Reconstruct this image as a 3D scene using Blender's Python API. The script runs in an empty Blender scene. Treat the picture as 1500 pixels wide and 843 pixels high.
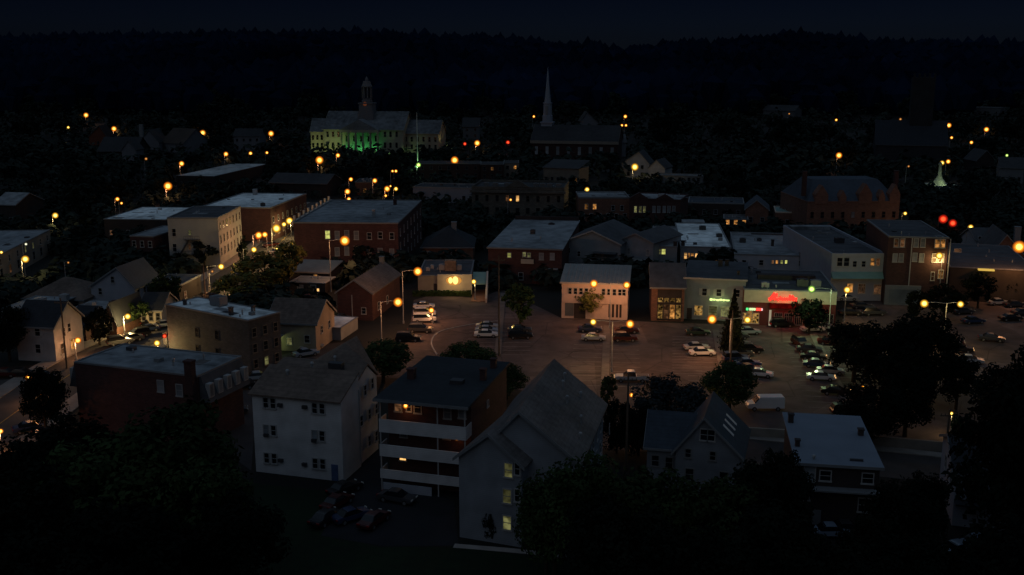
import bpy, bmesh, math, random
from mathutils import Vector, Matrix
random.seed(11)
C = bpy.context.scene.collection
SC = bpy.context.scene
R = math.radians
# ------------------------------------------------------------------ camera geometry
CAMH = 50.0; F = 1500.0; PITCH = math.atan(321.5/F); SP, CP = math.sin(PITCH), math.cos(PITCH)
def ray(px, py):
    u = (px-750)/F; v = (py-421.5)/F
    return Vector((u, CP - v*SP, -SP - v*CP))
def lerp_table(t, x):
    if x <= t[0][0]: return t[0][1]
    for (a, b), (c, d) in zip(t, t[1:]):
        if x <= c:
            k = (x-a)/(c-a); k = k*k*(3-2*k)*0.5 + k*0.5
            return b + (d-b)*k
    return t[-1][1]
BASE = [(560,0),(800,8),(1100,28),(1500,68),(2000,118),(2150,120),(2600,100),(6000,90)]
RIDGE = [(0,48),(250,44),(400,41),(560,41),(700,47),(850,58),(910,66),(960,57),(1100,49),(1160,41),(1250,54),(1400,54),(1500,58)]
def gz(x, y):
    if y <= 560: return 0.0
    b = lerp_table(BASE, y)
    if y > 900:
        k = min(1, (y-900)/1100.0)
        rp = lerp_table(RIDGE, x*1500/2000.0+750)
        tgt = 50+(100-rp)/1500*2000 - 40
        b += (tgt-104)*k - 14*k
    return b
def gph(px, py, h=0.0):
    """point h metres above the terrain seen at a pixel"""
    d = ray(px, py)
    y = 60.0
    while y < 2600:
        t = y/d.y
        if CAMH + d.z*t <= gz(d.x*t, y) + h:
            return Vector((d.x*t, y, gz(d.x*t, y)+h))
        y += 1.0 if y > 500 else 0.25
    t = 2000/d.y
    return Vector((d.x*t, 2000, CAMH+d.z*t))
def gp(px, py):
    d = ray(px, py)
    t = -CAMH/d.z if d.z < 0 else 1e9
    if d.y*t <= 555: return Vector((d.x*t, d.y*t, 0))
    return gph(px, py)
def atz(px, py, z):
    d = ray(px, py); t = (z-CAMH)/d.z
    return d*t + Vector((0,0,CAMH))
def atY(px, py, Y):
    d = ray(px, py); t = Y/d.y
    return d*t + Vector((0,0,CAMH))
def proj(p):
    dx, dy, dz = p[0], p[1], p[2]-CAMH
    f = dy*CP - dz*SP; u = dx/f; v = -(dy*SP + dz*CP)/f
    return 750+u*F, 421.5+v*F, f

# ------------------------------------------------------------------ materials
MATS = {}
def newmat(name):
    m = bpy.data.materials.new(name); m.use_nodes = True
    nt = m.node_tree; nt.nodes.clear()
    o = nt.nodes.new('ShaderNodeOutputMaterial')
    return m, nt, o
def surf(name, col, rough=0.8, var=0.35, scale=1.2, metal=0.0, siding=0.0, bump=0.0, detail=None, spec=0.3, brick=None, rand=0.0):
    if name in MATS: return MATS[name]
    m, nt, o = newmat(name)
    N = nt.nodes.new; L = nt.links.new
    b = N('ShaderNodeBsdfPrincipled'); b.inputs['Roughness'].default_value = rough
    b.inputs['Metallic'].default_value = metal; b.inputs['Specular IOR Level'].default_value = spec
    tc = N('ShaderNodeTexCoord')
    n1 = N('ShaderNodeTexNoise'); n1.inputs['Scale'].default_value = scale; n1.inputs['Detail'].default_value = 6
    L(tc.outputs['Object'], n1.inputs['Vector'])
    n2 = N('ShaderNodeTexNoise'); n2.inputs['Scale'].default_value = scale*0.13; n2.inputs['Detail'].default_value = 3
    L(tc.outputs['Object'], n2.inputs['Vector'])
    ad = N('ShaderNodeMath'); ad.operation = 'ADD'; L(n1.outputs['Fac'], ad.inputs[0]); L(n2.outputs['Fac'], ad.inputs[1])
    mr = N('ShaderNodeMapRange'); mr.inputs['From Min'].default_value = 0.7; mr.inputs['From Max'].default_value = 1.3
    mr.inputs['To Min'].default_value = 1-var; mr.inputs['To Max'].default_value = 1+var
    L(ad.outputs[0], mr.inputs['Value'])
    last = mr.outputs['Result']
    if rand:
        oi = N('ShaderNodeObjectInfo'); m2 = N('ShaderNodeMapRange')
        m2.inputs['To Min'].default_value = 1-rand; m2.inputs['To Max'].default_value = 1+rand
        L(oi.outputs['Random'], m2.inputs['Value'])
        mm = N('ShaderNodeMath'); mm.operation = 'MULTIPLY'; L(last, mm.inputs[0]); L(m2.outputs['Result'], mm.inputs[1]); last = mm.outputs[0]
    if siding:
        sx = N('ShaderNodeSeparateXYZ'); L(tc.outputs['Object'], sx.inputs[0])
        fr = N('ShaderNodeMath'); fr.operation = 'MULTIPLY'; fr.inputs[1].default_value = 1/siding; L(sx.outputs['Z'], fr.inputs[0])
        f2 = N('ShaderNodeMath'); f2.operation = 'FRACT'; L(fr.outputs[0], f2.inputs[0])
        m3 = N('ShaderNodeMapRange'); m3.inputs['From Max'].default_value = 0.3; m3.inputs['To Min'].default_value = 0.80; m3.inputs['To Max'].default_value = 1.0
        L(f2.outputs[0], m3.inputs['Value'])
        mm = N('ShaderNodeMath'); mm.operation = 'MULTIPLY'; L(last, mm.inputs[0]); L(m3.outputs['Result'], mm.inputs[1]); last = mm.outputs[0]
    mx = N('ShaderNodeVectorMath'); mx.operation = 'SCALE'
    if brick:
        bt = N('ShaderNodeTexBrick'); bt.inputs['Scale'].default_value = 1.0
        bt.inputs['Brick Width'].default_value = brick; bt.inputs['Row Height'].default_value = brick*0.4; bt.inputs['Mortar Size'].default_value = brick*0.06
        bt.inputs['Color1'].default_value = (*col, 1); bt.inputs['Color2'].default_value = (*[c*0.65 for c in col], 1)
        bt.inputs['Mortar'].default_value = (*[c*0.5+0.02 for c in col], 1)
        mp = N('ShaderNodeMapping'); mp.inputs['Rotation'].default_value = (R(90), 0, 0)
        s2 = N('ShaderNodeSeparateXYZ'); L(tc.outputs['Object'], s2.inputs[0])
        a2 = N('ShaderNodeMath'); a2.operation = 'ADD'; L(s2.outputs['X'], a2.inputs[0]); L(s2.outputs['Y'], a2.inputs[1])
        cb = N('ShaderNodeCombineXYZ'); L(a2.outputs[0], cb.inputs['X']); L(s2.outputs['Z'], cb.inputs['Y'])
        L(cb.outputs[0], bt.inputs['Vector']); L(bt.outputs['Color'], mx.inputs[0])
    else:
        mx.inputs[0].default_value = col
    L(last, mx.inputs['Scale']); L(mx.outputs[0], b.inputs['Base Color'])
    if bump:
        bp = N('ShaderNodeBump'); bp.inputs['Strength'].default_value = bump; bp.inputs['Distance'].default_value = 0.1
        L(n1.outputs['Fac'], bp.inputs['Height']); L(bp.outputs[0], b.inputs['Normal'])
    L(b.outputs[0], o.inputs['Surface'])
    MATS[name] = m; return m
def glow(name, col, s=1.0, var=0.0, scale=2.0):
    if name in MATS: return MATS[name]
    m, nt, o = newmat(name)
    N = nt.nodes.new; L = nt.links.new
    e = N('ShaderNodeEmission'); e.inputs['Color'].default_value = (*col, 1); e.inputs['Strength'].default_value = s
    if var:
        tc = N('ShaderNodeTexCoord'); oi = N('ShaderNodeObjectInfo'); ov_ = N('ShaderNodeVectorMath'); ov_.operation = 'ADD'; L(tc.outputs['Object'], ov_.inputs[0]); L(oi.outputs['Location'], ov_.inputs[1]); n = N('ShaderNodeTexNoise'); n.inputs['Scale'].default_value = scale; n.inputs['Detail'].default_value = 4
        L(ov_.outputs[0], n.inputs['Vector'])
        mr = N('ShaderNodeMapRange'); mr.inputs['From Min'].default_value = 0.38; mr.inputs['From Max'].default_value = 0.62
        mr.inputs['To Min'].default_value = s*(1-var); mr.inputs['To Max'].default_value = s*(1+var)
        L(n.outputs['Fac'], mr.inputs['Value'])
        r2 = N('ShaderNodeMapRange'); r2.inputs['To Min'].default_value = .35; r2.inputs['To Max'].default_value = 1.15; L(oi.outputs['Random'], r2.inputs['Value'])
        # blind drawn part of the way down
        sz_ = N('ShaderNodeSeparateXYZ'); L(tc.outputs['Object'], sz_.inputs[0]); m4 = N('ShaderNodeMath'); m4.operation = 'GREATER_THAN'
        m5 = N('ShaderNodeMath'); m5.operation = 'MULTIPLY_ADD'; L(oi.outputs['Random'], m5.inputs[0]); m5.inputs[1].default_value = 2.2; m5.inputs[2].default_value = -.9
        L(sz_.outputs['Z'], m4.inputs[0]); L(m5.outputs[0], m4.inputs[1]); m6 = N('ShaderNodeMath'); m6.operation = 'MULTIPLY_ADD'; L(m4.outputs[0], m6.inputs[0]); m6.inputs[1].default_value = -.5; m6.inputs[2].default_value = 1
        m7 = N('ShaderNodeMath'); m7.operation = 'MULTIPLY'; L(mr.outputs[0], m7.inputs[0]); L(r2.outputs[0], m7.inputs[1])
        m8 = N('ShaderNodeMath'); m8.operation = 'MULTIPLY'; L(m7.outputs[0], m8.inputs[0]); L(m6.outputs[0], m8.inputs[1]); L(m8.outputs[0], e.inputs['Strength'])
    L(e.outputs[0], o.inputs['Surface'])
    MATS[name] = m; return m
def halo_globe_mat(name, core, mid, rim, k=1.0):
    """lamp with its bloom halo painted in: emission and opacity fade towards the rim"""
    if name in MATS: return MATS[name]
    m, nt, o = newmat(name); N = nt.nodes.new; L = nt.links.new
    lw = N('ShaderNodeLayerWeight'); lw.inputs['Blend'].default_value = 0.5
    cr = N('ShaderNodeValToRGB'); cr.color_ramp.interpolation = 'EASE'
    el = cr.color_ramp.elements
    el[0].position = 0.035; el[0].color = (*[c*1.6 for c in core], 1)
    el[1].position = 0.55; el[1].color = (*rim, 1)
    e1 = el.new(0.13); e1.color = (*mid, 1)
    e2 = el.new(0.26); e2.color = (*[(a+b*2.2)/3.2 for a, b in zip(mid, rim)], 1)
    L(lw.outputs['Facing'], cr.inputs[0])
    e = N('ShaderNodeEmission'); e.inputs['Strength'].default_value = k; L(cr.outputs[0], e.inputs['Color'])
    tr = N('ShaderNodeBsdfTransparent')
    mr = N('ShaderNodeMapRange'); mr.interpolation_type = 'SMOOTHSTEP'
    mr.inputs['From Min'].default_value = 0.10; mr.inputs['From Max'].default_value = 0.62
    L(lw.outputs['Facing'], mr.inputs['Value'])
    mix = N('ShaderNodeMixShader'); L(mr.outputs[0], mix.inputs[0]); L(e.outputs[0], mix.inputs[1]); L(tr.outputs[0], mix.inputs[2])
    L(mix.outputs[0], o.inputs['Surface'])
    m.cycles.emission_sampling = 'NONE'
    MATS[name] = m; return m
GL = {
 'orange': halo_globe_mat('sodium_halo_globe', (2.2,1.15,0.2), (1.3,0.40,0.025), (0.30,0.045,0.003)),
 'yellow': halo_globe_mat('yellow_halo_globe', (2.0,1.5,0.30), (1.2,0.62,0.05), (0.20,0.07,0.004)),
 'green': halo_globe_mat('green_halo_globe', (1.1,1.5,0.35), (0.45,0.75,0.12), (0.03,0.12,0.02)),
 'white': halo_globe_mat('white_halo_globe', (1.0,0.95,0.7), (0.5,0.5,0.33), (0.06,0.07,0.05)),
 'red': halo_globe_mat('red_halo_globe', (1.4,0.10,0.03), (0.8,0.025,0.008), (0.15,0.004,0.002)),
 'dim': halo_globe_mat('dim_halo_globe', (0.5,0.22,0.06), (0.25,0.08,0.01), (0.04,0.01,0.002)),
}
LC = {'orange': (1.0,0.42,0.17), 'yellow': (1.0,0.66,0.25), 'green': (0.7,1.0,0.45), 'white': (1,0.95,0.75), 'red': (1,0.06,0.02), 'dim': (1,0.45,0.12)}

# walls / roofs
W_white = surf('white_siding', (0.50,0.50,0.51), 0.75, 0.24, 0.45, siding=0.22)
W_whiteB = surf('pale_siding', (0.30,0.32,0.37), 0.75, 0.10, 0.6, siding=0.22)
W_blue = surf('blue_grey_siding', (0.20,0.22,0.25), 0.75, 0.25, 0.45, siding=0.22)
W_grey = surf('grey_siding', (0.20,0.22,0.24), 0.8, 0.15, 0.6, siding=0.22)
W_cream = surf('cream_wall', (0.46,0.42,0.34), 0.8, 0.18, 0.5)
W_tan = surf('tan_stucco', (0.26,0.22,0.18), 0.85, 0.22, 0.5)
W_dtan = surf('dark_taupe_brick', (0.078,0.078,0.080), 0.85, 0.25, 0.5, brick=0.6)
W_brick = surf('red_brick', (0.088,0.037,0.034), 0.85, 0.22, 0.5, brick=0.6)
W_dbrick = surf('dark_brick', (0.070,0.030,0.028), 0.85, 0.25, 0.5, brick=0.6)
W_obrick = surf('orange_brick', (0.20,0.10,0.07), 0.85, 0.22, 0.5, brick=0.6)
W_dark = surf('dark_wall', (0.035,0.028,0.028), 0.85, 0.3, 0.5)
W_stone = surf('pale_stone', (0.22,0.20,0.17), 0.85, 0.22, 0.5, brick=1.2)
R_light = surf('pale_roof_membrane', (0.66,0.72,0.72), 0.7, 0.50, 0.5, bump=0.2)
R_mid = surf('grey_roof_membrane', (0.185,0.205,0.22), 0.7, 0.55, 0.5, bump=0.2)
R_dk = surf('dark_tar_roof', (0.058,0.062,0.070), 0.8, 0.35, 0.6, bump=0.2)
R_shg = surf('grey_shingles', (0.115,0.105,0.102), 0.85, 0.35, 1.4, siding=0.3, bump=0.3)
R_brn = surf('brown_shingles', (0.125,0.093,0.075), 0.85, 0.35, 1.4, siding=0.3, bump=0.3)
R_blk = surf('black_shingles', (0.022,0.026,0.032), 0.85, 0.25, 1.4, siding=0.3, bump=0.3)
R_blue = surf('slate_blue_shingles', (0.045,0.060,0.082), 0.85, 0.22, 1.4, siding=0.3, bump=0.3)
R_metal = surf('standing_seam_metal', (0.20,0.22,0.215), 0.5, 0.15, 0.6)
R_teal = surf('teal_metal_roof', (0.15,0.27,0.25), 0.5, 0.15, 0.6)
R_white = surf('white_coated_roof', (0.15,0.18,0.225), 0.7, 0.10, 0.4, bump=0.1)
M_trim = surf('white_trim', (0.30,0.30,0.30), 0.6, 0.08)
M_dtrim = surf('grey_trim', (0.16,0.17,0.18), 0.6, 0.1)
M_ptrim = surf('cream_trim', (0.46,0.40,0.33), 0.6, 0.1)
M_glass = surf('dark_window_glass', (0.008,0.010,0.014), 0.12, 0.5, 0.4, spec=0.5, rand=0.4)
M_glassp = surf('pale_window_glass', (0.16,0.18,0.20), 0.3, 0.4, 0.4, spec=0.5, rand=0.4)
M_metal = surf('galvanised_metal', (0.30,0.31,0.32), 0.5, 0.2, metal=0.3)
M_dmetal = surf('dark_metal', (0.05,0.05,0.055), 0.5, 0.2, metal=0.2)
M_wood = surf('weathered_wood', (0.10,0.075,0.055), 0.9, 0.3)
M_conc = surf('concrete', (0.30,0.27,0.25), 0.9, 0.2, 0.8)
M_paint = surf('worn_white_paint', (0.19,0.175,0.165), 0.8, 0.55, 1.6)
M_asph = surf('asphalt_lot', (0.066,0.054,0.052), 0.92, 0.42, 0.35, bump=0.2)
def add_wear(m, crack=.45, stain=.35):
    nt = m.node_tree; N = nt.nodes.new; L = nt.links.new
    sc = [n for n in nt.nodes if n.type == 'VECT_MATH' and n.operation == 'SCALE'][0]
    src = sc.inputs['Scale'].links[0].from_socket; tc = [n for n in nt.nodes if n.type == 'TEX_COORD'][0]
    nz = N('ShaderNodeTexNoise'); nz.inputs['Scale'].default_value = .5; L(tc.outputs['Object'], nz.inputs['Vector'])
    mxv = N('ShaderNodeMix'); mxv.data_type = 'VECTOR'; mxv.inputs[0].default_value = .04; L(tc.outputs['Object'], mxv.inputs[4]); L(nz.outputs['Color'], mxv.inputs[5])
    v = N('ShaderNodeTexVoronoi'); v.feature = 'DISTANCE_TO_EDGE'; v.inputs['Scale'].default_value = .11; L(mxv.outputs[1], v.inputs['Vector'])
    a = N('ShaderNodeMapRange'); a.inputs['From Max'].default_value = .016; a.inputs['To Min'].default_value = 1-crack; a.inputs['To Max'].default_value = 1; L(v.outputs['Distance'], a.inputs['Value'])
    c = N('ShaderNodeTexVoronoi'); c.inputs['Scale'].default_value = .07; L(tc.outputs['Object'], c.inputs['Vector'])
    sp = N('ShaderNodeSeparateColor'); L(c.outputs['Color'], sp.inputs[0]); b = N('ShaderNodeMapRange'); b.inputs['To Min'].default_value = .74; b.inputs['To Max'].default_value = 1.22; L(sp.outputs[0], b.inputs['Value'])
    n2 = N('ShaderNodeTexNoise'); n2.inputs['Scale'].default_value = .38; n2.inputs['Detail'].default_value = 5; L(tc.outputs['Object'], n2.inputs['Vector'])
    d = N('ShaderNodeMapRange'); d.inputs['From Min'].default_value = .60; d.inputs['From Max'].default_value = .72; d.inputs['To Min'].default_value = 1; d.inputs['To Max'].default_value = 1-stain; L(n2.outputs['Fac'], d.inputs['Value'])
    last = src
    for q in (a, b, d):
        mm = N('ShaderNodeMath'); mm.operation = 'MULTIPLY'; L(last, mm.inputs[0]); L(q.outputs[0], mm.inputs[1]); last = mm.outputs[0]
    L(last, sc.inputs['Scale']); return m
M_asph = add_wear(surf('worn_asphalt_lot', (0.084,0.062,0.057), 0.9, 0.42, 0.35, bump=0.2))
M_road = surf('asphalt_road', (0.050,0.046,0.044), 0.92, 0.30, 0.35, bump=0.2)
M_walk = surf('sidewalk_concrete', (0.20,0.18,0.16), 0.9, 0.25, 0.8)
M_drive = surf('driveway_asphalt', (0.012,0.014,0.018), 0.92, 0.3, 0.35)
M_ground = surf('dark_ground', (0.008,0.009,0.008), 0.95, 0.45, 0.08)
M_grass = surf('lawn_grass', (0.004,0.014,0.004), 0.95, 0.5, 0.8)
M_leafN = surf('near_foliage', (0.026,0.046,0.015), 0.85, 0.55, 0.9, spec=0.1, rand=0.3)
M_leafK = surf('black_green_foliage', (0.006,0.009,0.006), 0.9, 0.55, 0.9, spec=0.05, rand=0.25)  # shade and corner vignette put into the near-black leaf colour
M_leafF = surf('town_foliage', (0.015,0.022,0.019), 0.9, 0.6, 0.5, spec=0.05, rand=0.35)  # lifted and cooled, distance haze mixed into the leaf colour
M_leafL = surf('street_tree_foliage', (0.095,0.100,0.030), 0.85, 0.5, 0.9, spec=0.1, rand=0.2)  # olive lamplight put into the leaf colour
M_leafB = surf('blue_spruce_foliage', (0.020,0.028,0.030), 0.85, 0.4, 0.9, spec=0.1)
M_wood_far = surf('hill_wood', (0.0045,0.0105,0.026), 0.95, 0.6, 0.012, spec=0.0)  # blue of the far haze painted into the tree colour
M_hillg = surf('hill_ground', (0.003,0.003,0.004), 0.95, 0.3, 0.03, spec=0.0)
M_bark = surf('bark', (0.03,0.024,0.018), 0.95, 0.3)
M_tyre = surf('tyre_rubber', (0.012,0.012,0.012), 0.9, 0.1)
M_rim = surf('wheel_rim', (0.30,0.30,0.31), 0.35, 0.1, metal=0.7)
G_warm = glow('warm_lit_window', (1.0,0.42,0.10), 0.50, 0.8, 1.3)
G_warmB = glow('bright_warm_lit_window', (1.0,0.52,0.16), 1.0, 0.5, 1.3)
G_yel = glow('yellow_lit_window', (0.85,0.85,0.22), 0.60, 0.35, 1.5)
G_yelD = glow('dim_yellow_lit_window', (0.60,0.58,0.22), 0.22, 0.5, 1.5)
G_grn = glow('green_white_lit', (0.70,0.95,0.26), 0.9, 0.35, 1.5)
G_dim = glow('dim_warm_lit_window', (0.9,0.40,0.17), 0.12, 0.6, 1.5)
G_shop = glow('shop_interior_glow', (0.85,0.46,0.12), 0.26, 1.0, 2.4)
G_red = glow('red_neon', (1.0,0.04,0.025), 3.0)
G_redh = glow('hot_red_neon', (1.0,0.34,0.16), 3.5)
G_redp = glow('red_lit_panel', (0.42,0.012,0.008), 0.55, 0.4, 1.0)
G_green = glow('green_neon', (0.10,0.9,0.25), 1.2)
G_head = glow('headlight_glint', (1.0,0.55,0.22), 1.2)
G_tail = glow('tail_light', (0.9,0.03,0.02), 0.35)
M_tail = surf('tail_lens', (0.20,0.01,0.01), 0.3, 0.1)
M_lens = surf('head_lens', (0.45,0.45,0.42), 0.2, 0.1)
def flatcol(name, c, rough=0.35, metal=0.0): return surf(name, c, rough, 0.06, 0.7, metal=metal, spec=0.5)

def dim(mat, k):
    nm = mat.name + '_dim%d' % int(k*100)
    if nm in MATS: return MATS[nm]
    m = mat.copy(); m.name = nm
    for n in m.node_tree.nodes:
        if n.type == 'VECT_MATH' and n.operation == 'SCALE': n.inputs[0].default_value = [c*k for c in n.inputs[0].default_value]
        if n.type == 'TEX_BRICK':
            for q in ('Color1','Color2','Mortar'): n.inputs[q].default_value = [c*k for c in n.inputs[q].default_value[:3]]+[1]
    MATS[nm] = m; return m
# ------------------------------------------------------------------ mesh builder
class MB:
    def __init__(s): s.v = []; s.f = []
    def poly(s, pts):
        n = len(s.v); s.v += [tuple(p) for p in pts]; s.f.append(tuple(range(n, n+len(pts))))
    def box(s, x0, y0, z0, x1, y1, z1):
        n = len(s.v)
        s.v += [(x0,y0,z0),(x1,y0,z0),(x1,y1,z0),(x0,y1,z0),(x0,y0,z1),(x1,y0,z1),(x1,y1,z1),(x0,y1,z1)]
        s.f += [tuple(n+i for i in q) for q in ((0,3,2,1),(4,5,6,7),(0,1,5,4),(1,2,6,5),(2,3,7,6),(3,0,4,7))]
        return s
    def hexa(s, p):   # 8 points bottom 4 (ccw) top 4
        n = len(s.v); s.v += [tuple(q) for q in p]
        s.f += [tuple(n+i for i in q) for q in ((0,3,2,1),(4,5,6,7),(0,1,5,4),(1,2,6,5),(2,3,7,6),(3,0,4,7))]
    def slab(s, pts, t):
        """thin solid from a planar polygon, thickness t downward"""
        n = len(pts); b = len(s.v)
        s.v += [tuple(p) for p in pts] + [(p[0], p[1], p[2]-t) for p in pts]
        s.f.append(tuple(range(b, b+n))); s.f.append(tuple(range(b+2*n-1, b+n-1, -1)))
        for i in range(n):
            j = (i+1) % n; s.f.append((b+i, b+n+i, b+n+j, b+j))
    def tube(s, p0, p1, r0, r1=None, n=8):
        r1 = r0 if r1 is None else r1
        p0, p1 = Vector(p0), Vector(p1); d = (p1-p0)
        if d.length < 1e-6: return
        d.normalize(); a = d.orthogonal().normalized(); c = d.cross(a)
        b = len(s.v)
        for p, r in ((p0, r0), (p1, r1)):
            for i in range(n):
                t = 2*math.pi*i/n; s.v.append(tuple(p + a*math.cos(t)*r + c*math.sin(t)*r))
        for i in range(n):
            j = (i+1) % n; s.f.append((b+i, b+j, b+n+j, b+n+i))
        s.f.append(tuple(range(b+n-1, b-1, -1))); s.f.append(tuple(range(b+n, b+2*n)))
    def lathe(s, prof, n=12, cx=0, cy=0):
        b = len(s.v)
        for r, z in prof:
            for i in range(n):
                t = 2*math.pi*i/n; s.v.append((cx+r*math.cos(t), cy+r*math.sin(t), z))
        for k in range(len(prof)-1):
            for i in range(n):
                j = (i+1) % n; s.f.append((b+k*n+i, b+k*n+j, b+(k+1)*n+j, b+(k+1)*n+i))
        s.f.append(tuple(range(b+n-1, b-1, -1))); m = b+(len(prof)-1)*n; s.f.append(tuple(range(m, m+n)))
    def mesh(s, name, mat, smooth=False):
        me = bpy.data.meshes.new(name); me.from_pydata(s.v, [], s.f); me.update()
        if mat: me.materials.append(mat)
        if smooth:
            for p in me.polygons: p.use_smooth = True
        return me
    def build(s, name, mat, parent=None, loc=(0,0,0), rz=0, smooth=False, M=None):
        return obj(name, s.mesh(name, mat, smooth), parent, loc, rz, M)
def obj(name, me, parent=None, loc=(0,0,0), rz=0, M=None):
    o = bpy.data.objects.new(name, me); C.objects.link(o)
    if parent: o.parent = parent
    T = Matrix.Translation(loc) @ Matrix.Rotation(rz, 4, 'Z')
    o.matrix_basis = (M @ T) if M is not None else T
    return o
def setm(o, m):
    o.material_slots[0].link = 'OBJECT'; o.material_slots[0].material = m
def tag(o, label=None, cat=None, group=None, kind=None):
    if label: o['label'] = label
    if cat: o['category'] = cat
    if group: o['group'] = group
    if kind: o['kind'] = kind
    return o
def empty(name, loc, rz=0):
    o = bpy.data.objects.new(name, None); C.objects.link(o); o.location = loc; o.rotation_euler = (0,0,rz); o.empty_display_size = 0.5
    return o

# ------------------------------------------------------------------ automatic wording: which one by its neighbours
NOUNS = []      # (noun, world centre, radius)
PENDING = []    # (obj, stem, category, group, pos)
PROTECT = []    # screen rectangles of things that must stay visible
FOOT = []       # footprints (x, y, r)
def later(o, stem, cat, group, pos=None): PENDING.append((o, stem, cat, group, Vector(pos if pos else o.location)))
def resolve_labels():
    out = {}
    for o, stem, cat, group, pos in PENDING:
        best = None
        for noun, c, r in NOUNS:
            d = (Vector((c[0], c[1], 0)) - Vector((pos.x, pos.y, 0))).length - r*0.8
            if best is None or d < best[0]: best = (d, noun, c)
        d, noun, c = best
        dx, dy = pos.x-c[0], pos.y-c[1]
        if abs(dx) > abs(dy)*1.0: rel = 'right of' if dx > 0 else 'left of'
        else: rel = 'behind' if dy > 0 else 'in front of'
        out.setdefault((stem, rel, noun), []).append((proj(pos)[0], o, cat, group))
    ords = ['leftmost','second from left','third from left','fourth from left','fifth from left','sixth from left','seventh from left','eighth from left','ninth from left','tenth from left']
    for (stem, rel, noun), l in out.items():
        l.sort(key=lambda a: a[0])
        for i, (x, o, cat, group) in enumerate(l):
            lab = f'{stem} {rel} {noun}'
            if len(l) > 1:
                lab += ', ' + (ords[i] if (i < len(l)-1 or len(l) > 10) and i < 10 else ('rightmost' if i == len(l)-1 else 'further right'))
            o['label'] = lab; o['category'] = cat
            if group: o['group'] = group

# ------------------------------------------------------------------ windows
WM = {}
def win_mesh(w, h, style):
    k = (round(w,2), round(h,2), style)
    if k not in WM:
        t = 0.12; m = MB()
        m.box(-w/2-t, -0.09, -h/2-t, -w/2, 0.03, h/2+t); m.box(w/2, -0.09, -h/2-t, w/2+t, 0.03, h/2+t)
        m.box(-w/2, -0.09, h/2, w/2, 0.03, h/2+t); m.box(-w/2-t-0.05, -0.15, -h/2-t-0.06, w/2+t+0.05, 0.03, -h/2)
        if style == 'sash': m.box(-w/2, -0.06, -0.035, w/2, 0.02, 0.035)
        if style == 'shut':
            m.box(-w/2, -0.06, -0.035, w/2, 0.02, 0.035)
            m.box(-w/2-t-0.5, -0.07, -h/2, -w/2-t-0.02, 0.02, h/2); m.box(w/2+t+0.02, -0.07, -h/2, w/2+t+0.5, 0.02, h/2)
        if style == 'grid':
            for i in range(1, 4): m.box(-w/2+w*i/4-0.04, -0.07, -h/2, -w/2+w*i/4+0.04, 0.02, h/2)
            m.box(-w/2, -0.065, h*0.18, w/2, 0.02, h*0.18+0.08)
        fr = m.mesh('window', M_trim)
        p = MB(); p.poly([(-w/2,-0.03,-h/2),(w/2,-0.03,-h/2),(w/2,-0.03,h/2),(-w/2,-0.03,h/2)])
        WM[k] = (fr, p.mesh('pane', M_glass))
    return WM[k]

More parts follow.
